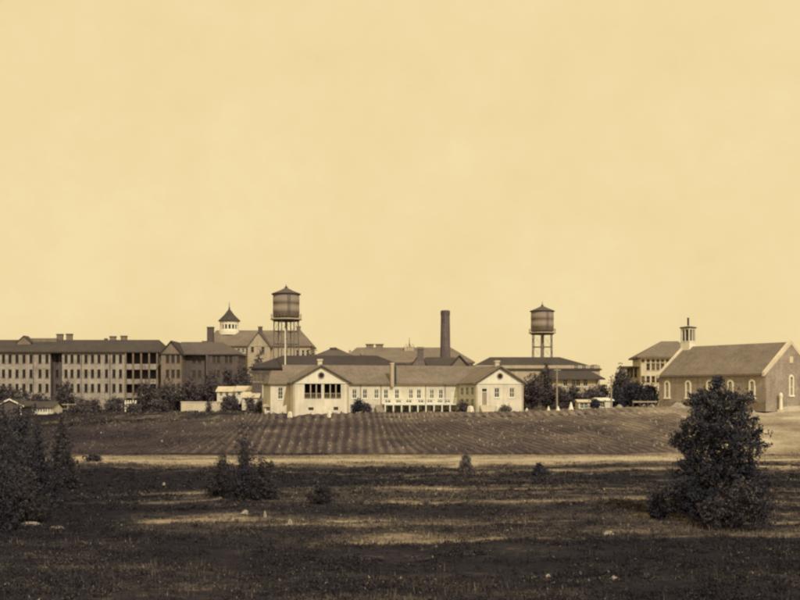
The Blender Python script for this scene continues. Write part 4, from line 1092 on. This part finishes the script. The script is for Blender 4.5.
boulder(678, 170, 17, 8, 'broad pale heap against the church wall left of the big tree', 'rock', 'sand_heap', 'heap', 'pale heaps before the church')
boulder(752, 166.5, 9, 5, 'small pale heap at the church wall right of the big tree', 'rock', 'sand_heap', 'heap', 'pale heaps before the church')
boulder(619, 176, 9, 6, 'pale heap at the foot of the round dark trees', 'rock', 'sand_heap', 'heap', 'pale heaps before the church')
boulder(652, 176, 8, 5, 'pale heap between the round dark trees and the church', 'rock', 'sand_heap', 'heap', 'pale heaps before the church')
for (px, d, w, h, lb) in ((30,63,30,4,'flat pale rock at the left edge of the meadow'),(57,62,20,3,'small flat pale rock right of the one at the left edge'),
        (245,67.5,10,6,'pale rock below the dark bush on the left'),(265,66,5,9,'upright pale rock below the dark bush on the left'),(290,62.5,6,8,'narrow pale rock in the middle of the meadow, left of centre'),
        (609,57,14,5,'pale rock in the bright streak left of the big tree'),(548,45,8,7,'slanting pale rock in the dark foreground'),(614,44,10,5,'low pale rock in the dark foreground right of the slanting one'),
        (684,62,9,4,'pale rock at the foot of the big tree'),(746,61,8,4,'pale rock on the right beside the big tree'),(164,88,4,4,'tiny pale rock in the dark grass on the left'),
        (162,148,3,3.4,'tiny pale stone on the field slope at left'),(183,158,3.4,2.5,'tiny pale stone higher on the field slope at left'),(101,160,2.5,2.5,'tiny bright stone on the dark slope below the fence')):
    boulder(px, d, w, h, lb)

# low posts near the church drive
d = 174; root = empty('hitching_rail', (X(633,d),d,hz(X(633,d),d)), R(8), 'dark low rail on posts in front of the round dark trees', 'rail')
for i, u_ in enumerate((0,1.3,2.7,4.1)): MB().box(u_-.14,u_+.14,-.12,.12,-.3,1.5).build('post', M['wood_dark'], root)
MB().box(-.1,4.3,-.2,-.123,1.0,1.25).build('rail', M['post'], root)

# ================================================================== TREES
# the big dark tree on the right
def big_tree():
    d = 61.5; x = X(714,d); z = hz(x,d); s = d/1000
    root = empty('evergreen_tree', (x,d,z), 0, 'biggest dark evergreen tree, standing alone in front of the church', 'tree')
    limbs(root, 8.6, .2, 16, .34, .06, 5)
    bl = []
    H = Z(378,d)-z
    def B(px, py, w, h, dy=0): bl.append(((px-714)*s, dy, Z(py,d)-z, w*s, w*s*.95, h*s))
    B(716,385,4,7); B(712,395,9,8,.3); B(722,399,9,8,-.3); B(701,401,7,7,.5); B(739,402,9,8,-.4); B(714,411,20,12); B(741,414,9,9,.6)
    B(690,424,11,11,-.6); B(718,428,24,14); B(747,432,13,13,.2); B(700,443,19,15,.4); B(735,448,21,14,-.4); B(681,440,8,9,.2); B(757,440,7,8,-.2)
    B(688,461,14,11); B(744,464,10,9); B(713,470,27,14); B(681,486,17,14,-.3); B(750,487,19,14,.4); B(664,506,13,13,.2); B(698,503,26,16); B(735,506,28,15); B(761,507,11,12)
    rd0 = random.Random(12)
    for (cx_, cy_, cz_, ax, ay, az) in list(bl):
        for k in range(9):
            th = rd0.uniform(0, 6.283); ph = rd0.uniform(-.5, 1.2); q = rd0.uniform(.9, 1.2); e_ = rd0.uniform(.16, .32)
            bl.append((cx_+math.cos(th)*math.cos(ph)*ax*q, cy_+math.sin(th)*math.cos(ph)*ay*q, max(.2, cz_+math.sin(ph)*az*q), e_*1.2, e_*1.2, e_))
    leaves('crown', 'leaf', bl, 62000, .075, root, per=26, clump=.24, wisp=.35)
    r2 = empty('brown_bush', (X(736,58.5),58.5,hz(X(736,58.5),58.5)), 0, 'brown leafless brush at the foot of the biggest tree', 'bush')
    tw = MB(); rd = random.Random(3)
    for i in range(70):
        a = rd.uniform(0,6.28); L = rd.uniform(.8,2.6); rr = rd.uniform(.2,1.2)
        p = Vector((rd.uniform(-1.6,1.6),rd.uniform(-.6,.6),-.1)); q = p+Vector((math.cos(a)*rr*.5,math.sin(a)*rr*.5,L*.6)); e = q+Vector((math.cos(a+.5)*rr*.5,math.sin(a+.5)*rr*.5,L*.4))
        tw.tube(p,q,.022,.014,4); tw.tube(q,e,.014,.005,4)
    tw.build('branches', M['bark'], r2)
    leaves('foliage', 'leaf_brown', [(0,0,1.1,1.9,1.0,1.2),(.6,0,1.9,.9,.7,.8),(-1.2,0,.7,1.0,.7,.7)], 4200, .10, r2, per=18, clump=.3, wisp=.3)
big_tree()

def shoots(h, w, n, seed):
    """stems that fan out from the base: tube list and leaf blobs along them"""
    rd = random.Random(seed); mb = MB(); bl = []
    for i in range(n):
        a = rd.uniform(0, 6.283); t = rd.random()**1.1 if i > 3 else 0.08*i
        L = h*(1.0-0.68*t)*(rd.uniform(.72, 1.05) if i > 3 else 1.0); out = w/2*t*rd.uniform(.8, 1.1)
        b0 = Vector((math.cos(a)*out*.35, math.sin(a)*out*.35, -.06))
        p1 = b0 + Vector((math.cos(a)*out*.3, math.sin(a)*out*.3, L*.5)); p2 = Vector((math.cos(a)*out, math.sin(a)*out, L)) + Vector((rd.uniform(-.1,.1),)*2+(0,))*w*.3
        r = .010+.006*h
        mb.tube(b0, p1, r, r*.6, 4); mb.tube(p1, p2, r*.6, r*.15, 4)
        for k in range(6):
            q = (k+1)/6.0
            c = b0.lerp(p1, q*2) if q < .5 else p1.lerp(p2, q*2-1)
            s_ = (0.085*h+.06)*(1.05-0.5*q)*rd.uniform(.6, 1.4)
            bl.append((c.x, c.y, max(.08, c.z), s_*1.1, s_*1.1, s_))
    return mb, bl
def bush(px, d, py_t, wpx, label, mat='leaf', n=3500, size=.11, blobs=None, seed=1, name='bush', per=12, wisp=.4, shape='round', lobes=8, tw=True):
    x = X(px,d); z = hz(x,d); h = Z(py_t,d)-z; w = wpx*d/1000
    root = empty(name, (x,d,z), 0, label, 'bush')
    mb, bl = shoots(h, w, 18 + lobes*3, seed)
    mb.build('stems', M['bark'], root)
    leaves('foliage', mat, bl, n, size, root, per=per, clump=size*2.6, wisp=.35)
    return root
bush(243, 74, 420, 52, 'large loose dark bush left of centre in the meadow', 'leaf', 8000, .075, seed=4, shape='cone', lobes=16, wisp=1.0)
bush(222, 77, 446, 54, 'lower brown bush on the left side of the large loose bush', 'leaf_brown', 6500, .08, seed=14, shape='taper', lobes=11, wisp=1.0)
bush(262, 74, 452, 50, 'lower dark bush on the right side of the large loose bush', 'leaf_brown', 6000, .08, seed=24, shape='taper', lobes=10, wisp=1.0)
bush(322, 73, 476, 46, 'low brown bush right of the large loose bush', 'leaf_brown', 5000, .075, seed=8, shape='cone', wisp=1.0)
bush(466.5, 104, 455, 24, 'grey round stump of dry brush beside the dirt road', 'leaf_grey', 5000, .10, seed=3, lobes=7, wisp=.15)
bush(539, 99, 463, 22, 'small dark pointed bush right of the grey brush', 'leaf', 3000, .10, seed=6, shape='cone')
bush(548, 93, 477, 52, 'low spreading brown bush in front of the pointed bush', 'leaf_brown', 4500, .09, seed=16, shape='taper', wisp=1.0)
bush(93, 118, 455, 18, 'small dark bush at the left end of the dirt road', 'leaf', 1100, .18, seed=9)
bush(-2, 66, 388, 62, 'tall dark bush cut by the left edge', 'leaf', 19000, .085, seed=31, shape='cone', lobes=16, wisp=.9)
bush(36, 72, 408, 62, 'dark bush second from the left edge', 'leaf', 13000, .085, seed=32, shape='cone', lobes=14, wisp=.9)
bush(-8, 60, 425, 70, 'nearest dark bush at the left edge', 'leaf', 9000, .08, seed=33, shape='taper', lobes=12, wisp=.9)
bush(62, 95, 408, 32, 'dark bush at the left end of the slope behind the others', 'leaf_brown', 8000, .11, seed=34, shape='taper', lobes=10, wisp=.8)
bush(18, 64, 455, 88, 'low broad dark bush in front of the left bushes', 'leaf_brown', 8000, .08, seed=35, shape='taper', lobes=12, wisp=.9)
bush(20, 84, 390, 64, 'dark bush behind the two tall bushes at the left', 'leaf', 13000, .11, seed=41, lobes=12)
bush(66, 86, 440, 38, 'low brown bush at the right side of the left bushes', 'leaf_brown', 6000, .09, seed=42, lobes=9)
bush(658, 62.5, 486, 20, 'low dark bush at the left foot of the biggest tree', 'leaf', 4500, .075, seed=36, shape='taper', wisp=.9)
# wood edge among the buildings
T = [
 (14,226,397,40,'wide dark thicket behind the white-trimmed cottage','leaf_far','taper',1500,.36),
 (44,228,398,36,'wide dark thicket behind the slatted shed','leaf_far','taper',1500,.36),
 (84,226,399,40,'wide dark thicket left of the middle of the dormitory front','leaf_far','taper',1500,.36),
 (118,224,398,36,'wide dark thicket near the right end of the dormitory wall','leaf_far','taper',1500,.36),
 (150,226,395,34,'wide dark thicket under the triple-deck gallery','leaf_far','taper',1500,.36),
 (182,224,394,36,'wide dark thicket between gabled pavilion and stone wall','leaf_far','taper',1500,.36),
 (204,226,391,26,'dark thicket behind the thin young tree','leaf_far','taper',1500,.36),
 # px, d, top, width, label, mat, shape, n, size
 (312,225,341,17,'dark rounded tree at the right end of the cupola hall','leaf_far','round',1200,.42),
 (532,196,371,26,'dark tree directly right of the cream building','leaf_far','round',1900,.34),
 (546,206,358,20,'taller dark tree below the smaller water tower','leaf_far','cone',1500,.36),
 (520,201,386,20,'low dark tree behind the right pavilion','leaf_far','round',1200,.34),
 (556,192,384,34,'low dark tree behind the taller telegraph pole','leaf_far','round',1600,.34),
 (573,194,387,32,'low tree left of the pair of pale sheds','leaf_far','taper',1500,.34),
 (592,193,388,34,'broad low dark tree over the pale sheds','leaf_far','round',1700,.34),
 (600,200,384,26,'dark tree behind the pale sheds','leaf_far','round',1500,.36),
 (594.5,182,400,11,'dark bush between the pale sheds','leaf','round',900,.28),
 (622,196,366,26,'tallest of the round dark trees left of the church','leaf_far','round',2400,.36),
 (634,190,380,36,'broad round dark tree left of the church','leaf','round',3000,.34),
 (650,186,384,24,'round dark tree nearest the church corner','leaf','round',1700,.34),
 (617,186,388,20,'low round dark tree by the shorter telegraph pole','leaf','round',1300,.34),
 (357,173,399,16,'dark shrub at the right side of the left pavilion','leaf','round',900,.25),
 (366,175,403,14,'low dark shrub under the gallery of the cream building','leaf_far','round',700,.25),
 (463,176,402,14,'dark shrub in the corner of the right pavilion','leaf_far','round',800,.25),
 (505,172,406,14,'low shrub at the foot of the right pavilion','leaf_grey','round',500,.25),
 (8,222,384,36,'bare dark tree left of the slatted shed','leaf_far','round',1500,.42),
 (36,224,392,30,'dark tree above the slatted shed','leaf_far','round',1300,.42),
 (66,222,380,30,'dark tree at the recessed bay of the dormitory','leaf_far','round',1300,.42),
 (95,216,396,14,'small dark tree at the rail fence','leaf_far','cone',700,.36),
 (112,214,402,22,'low dark bush right of the rail fence','leaf_far','round',900,.36),
 (80,212,403,34,'low dark hedge bush behind the rail fence','leaf_far','taper',1100,.36),
 (146,222,376,28,'dark tree in front of the lower gallery','leaf_far','round',1000,.36),
 (168,220,377,28,'dark tree in front of the gabled brick pavilion','leaf_far','round',1400,.40),
 (190,219,373,30,'dark tree before the set-back brick bay','leaf_far','round',1400,.40),
 (211,220,366,28,'dark tree left of the white cottages','leaf_far','round',1200,.40),
 (209,204,397,5,'thin young tree in front of the pale retaining wall','leaf_far','cone',200,.30),
 (228,203,397,22,'low dark bush below the left white cottage','leaf_far','taper',1000,.34),
 (242,250,357,26,'broad dark tree below the row of small windows of the cupola hall','leaf_far','round',1800,.42),
 (259,256,346,30,'dark tree under the pale gable of the cupola hall','leaf_far','round',1900,.42),
 (228,252,364,20,'dark tree at the right end of the set-back brick bays','leaf_far','round',1300,.42),
 (234,206,391,9,'small dark bush in the gap between the two white cottages','leaf_far','round',400,.3),
 (251,196,396,10,'small dark bush before the low pale house','leaf_far','round',400,.3),
 (243,221,369,26,'bare dark tree behind the white cottages','leaf_far','round',1200,.40),
 (158,210,400,26,'low dark bush left of the pale retaining wall','leaf_far','taper',1100,.36),
 (260,192,400,12,'low dark bush by the tiny pale hut','leaf_far','round',600,.30),
 (134,200,404,22,'low dark bush in front of the white pickets','leaf_far','taper',500,.34),
]
for i, (px, d, tp, w, lb, mt, shp, n, sz) in enumerate(T):
    nm = 'shrub' if ('bush' in lb or 'shrub' in lb) else 'tree'
    tree(px, d, tp, w, lb, nm, nm, mt, n, sz, shp, 100+i, .06, 12)

# ================================================================== WORLD, SUN, CAMERA
SUN_AZ, SUN_EL = 21.0, 38.0       # degrees to the right of straight behind the camera
dirn = Vector((math.sin(R(SUN_AZ))*math.cos(R(SUN_EL)), -math.cos(R(SUN_AZ))*math.cos(R(SUN_EL)), math.sin(R(SUN_EL))))
wd = bpy.data.worlds.new('World'); scene.world = wd; wd.use_nodes = True
nt = wd.node_tree; bg = nt.nodes['Background']
sky = N(nt, 'ShaderNodeTexSky'); sky.sky_type = 'NISHITA'; sky.sun_disc = False
sky.sun_elevation = R(SUN_EL); sky.sun_rotation = R(180-SUN_AZ); sky.dust_density = 4.0; sky.air_density = 1.0
bw = N(nt, 'ShaderNodeRGBToBW'); nt.links.new(sky.outputs[0], bw.inputs[0])
mr = N(nt, 'ShaderNodeMapRange'); mr.inputs['From Min'].default_value = 1.0; mr.inputs['From Max'].default_value = 9.0
nt.links.new(bw.outputs[0], mr.inputs['Value'])
tc = N(nt, 'ShaderNodeTexCoord')
mp_ = N(nt, 'ShaderNodeMapping'); mp_.inputs['Scale'].default_value = (1.2, 1.2, 2.0); nt.links.new(tc.outputs['Generated'], mp_.inputs['Vector'])
ns = N(nt, 'ShaderNodeTexNoise'); ns.inputs['Scale'].default_value = 4.5; ns.inputs['Detail'].default_value = 5; ns.inputs['Roughness'].default_value = .55
nt.links.new(mp_.outputs[0], ns.inputs['Vector'])
ad = N(nt, 'ShaderNodeMath', operation='MULTIPLY_ADD'); ad.inputs[1].default_value = 1.0; nt.links.new(ns.outputs['Fac'], ad.inputs[0]); nt.links.new(mr.outputs[0], ad.inputs[2])
rp = N(nt, 'ShaderNodeValToRGB'); e = rp.color_ramp.elements
e[0].position = 0.1; e[0].color = (*lin((233,208,150)), 1); e[1].position = 1.1 if False else 1.0; e[1].color = (*lin((244,222,170)), 1)
n2s = N(nt, 'ShaderNodeTexNoise'); n2s.inputs['Scale'].default_value = 26; n2s.inputs['Detail'].default_value = 9; n2s.inputs['Roughness'].default_value = .72
nt.links.new(tc.outputs['Generated'], n2s.inputs['Vector'])
a2 = N(nt, 'ShaderNodeMath', operation='MULTIPLY_ADD'); a2.inputs[1].default_value = 0.75; nt.links.new(n2s.outputs['Fac'], a2.inputs[0]); nt.links.new(ad.outputs[0], a2.inputs[2])
a3 = N(nt, 'ShaderNodeMath', operation='SUBTRACT'); a3.inputs[1].default_value = 0.40; nt.links.new(a2.outputs[0], a3.inputs[0])
nt.links.new(a3.outputs[0], rp.inputs[0])
sc_ = N(nt, 'ShaderNodeVectorMath', operation='SCALE'); sc_.inputs['Scale'].default_value = 10.0
nt.links.new(rp.outputs[0], sc_.inputs[0]); nt.links.new(sc_.outputs[0], bg.inputs['Color'])
bg.inputs['Strength'].default_value = 0.1

sl = bpy.data.lights.new('Sun', 'SUN'); sl.energy = 2.4; sl.angle = R(0.5); sl.color = (1.0, 0.92, 0.78)
so = bpy.data.objects.new('Sun', sl); COL.objects.link(so); so.rotation_euler = dirn.to_track_quat('Z', 'Y').to_euler(); so.location = (40, -60, 90)

cam = bpy.data.cameras.new('Camera'); co = bpy.data.objects.new('Camera', cam); COL.objects.link(co)
co.location = (0, 0, ZC); co.rotation_euler = (R(90), 0, 0)
cam.sensor_width = 36; cam.lens = 45.0; cam.shift_y = 95/800.0; cam.clip_end = 20000; cam.clip_start = 0.5
scene.camera = co
scene.render.engine = 'CYCLES'
scene.cycles.filter_width = 2.4
scene.cycles.max_bounces = 4
scene.view_settings.view_transform = 'Standard'; scene.view_settings.look = 'None'; scene.view_settings.exposure = 0
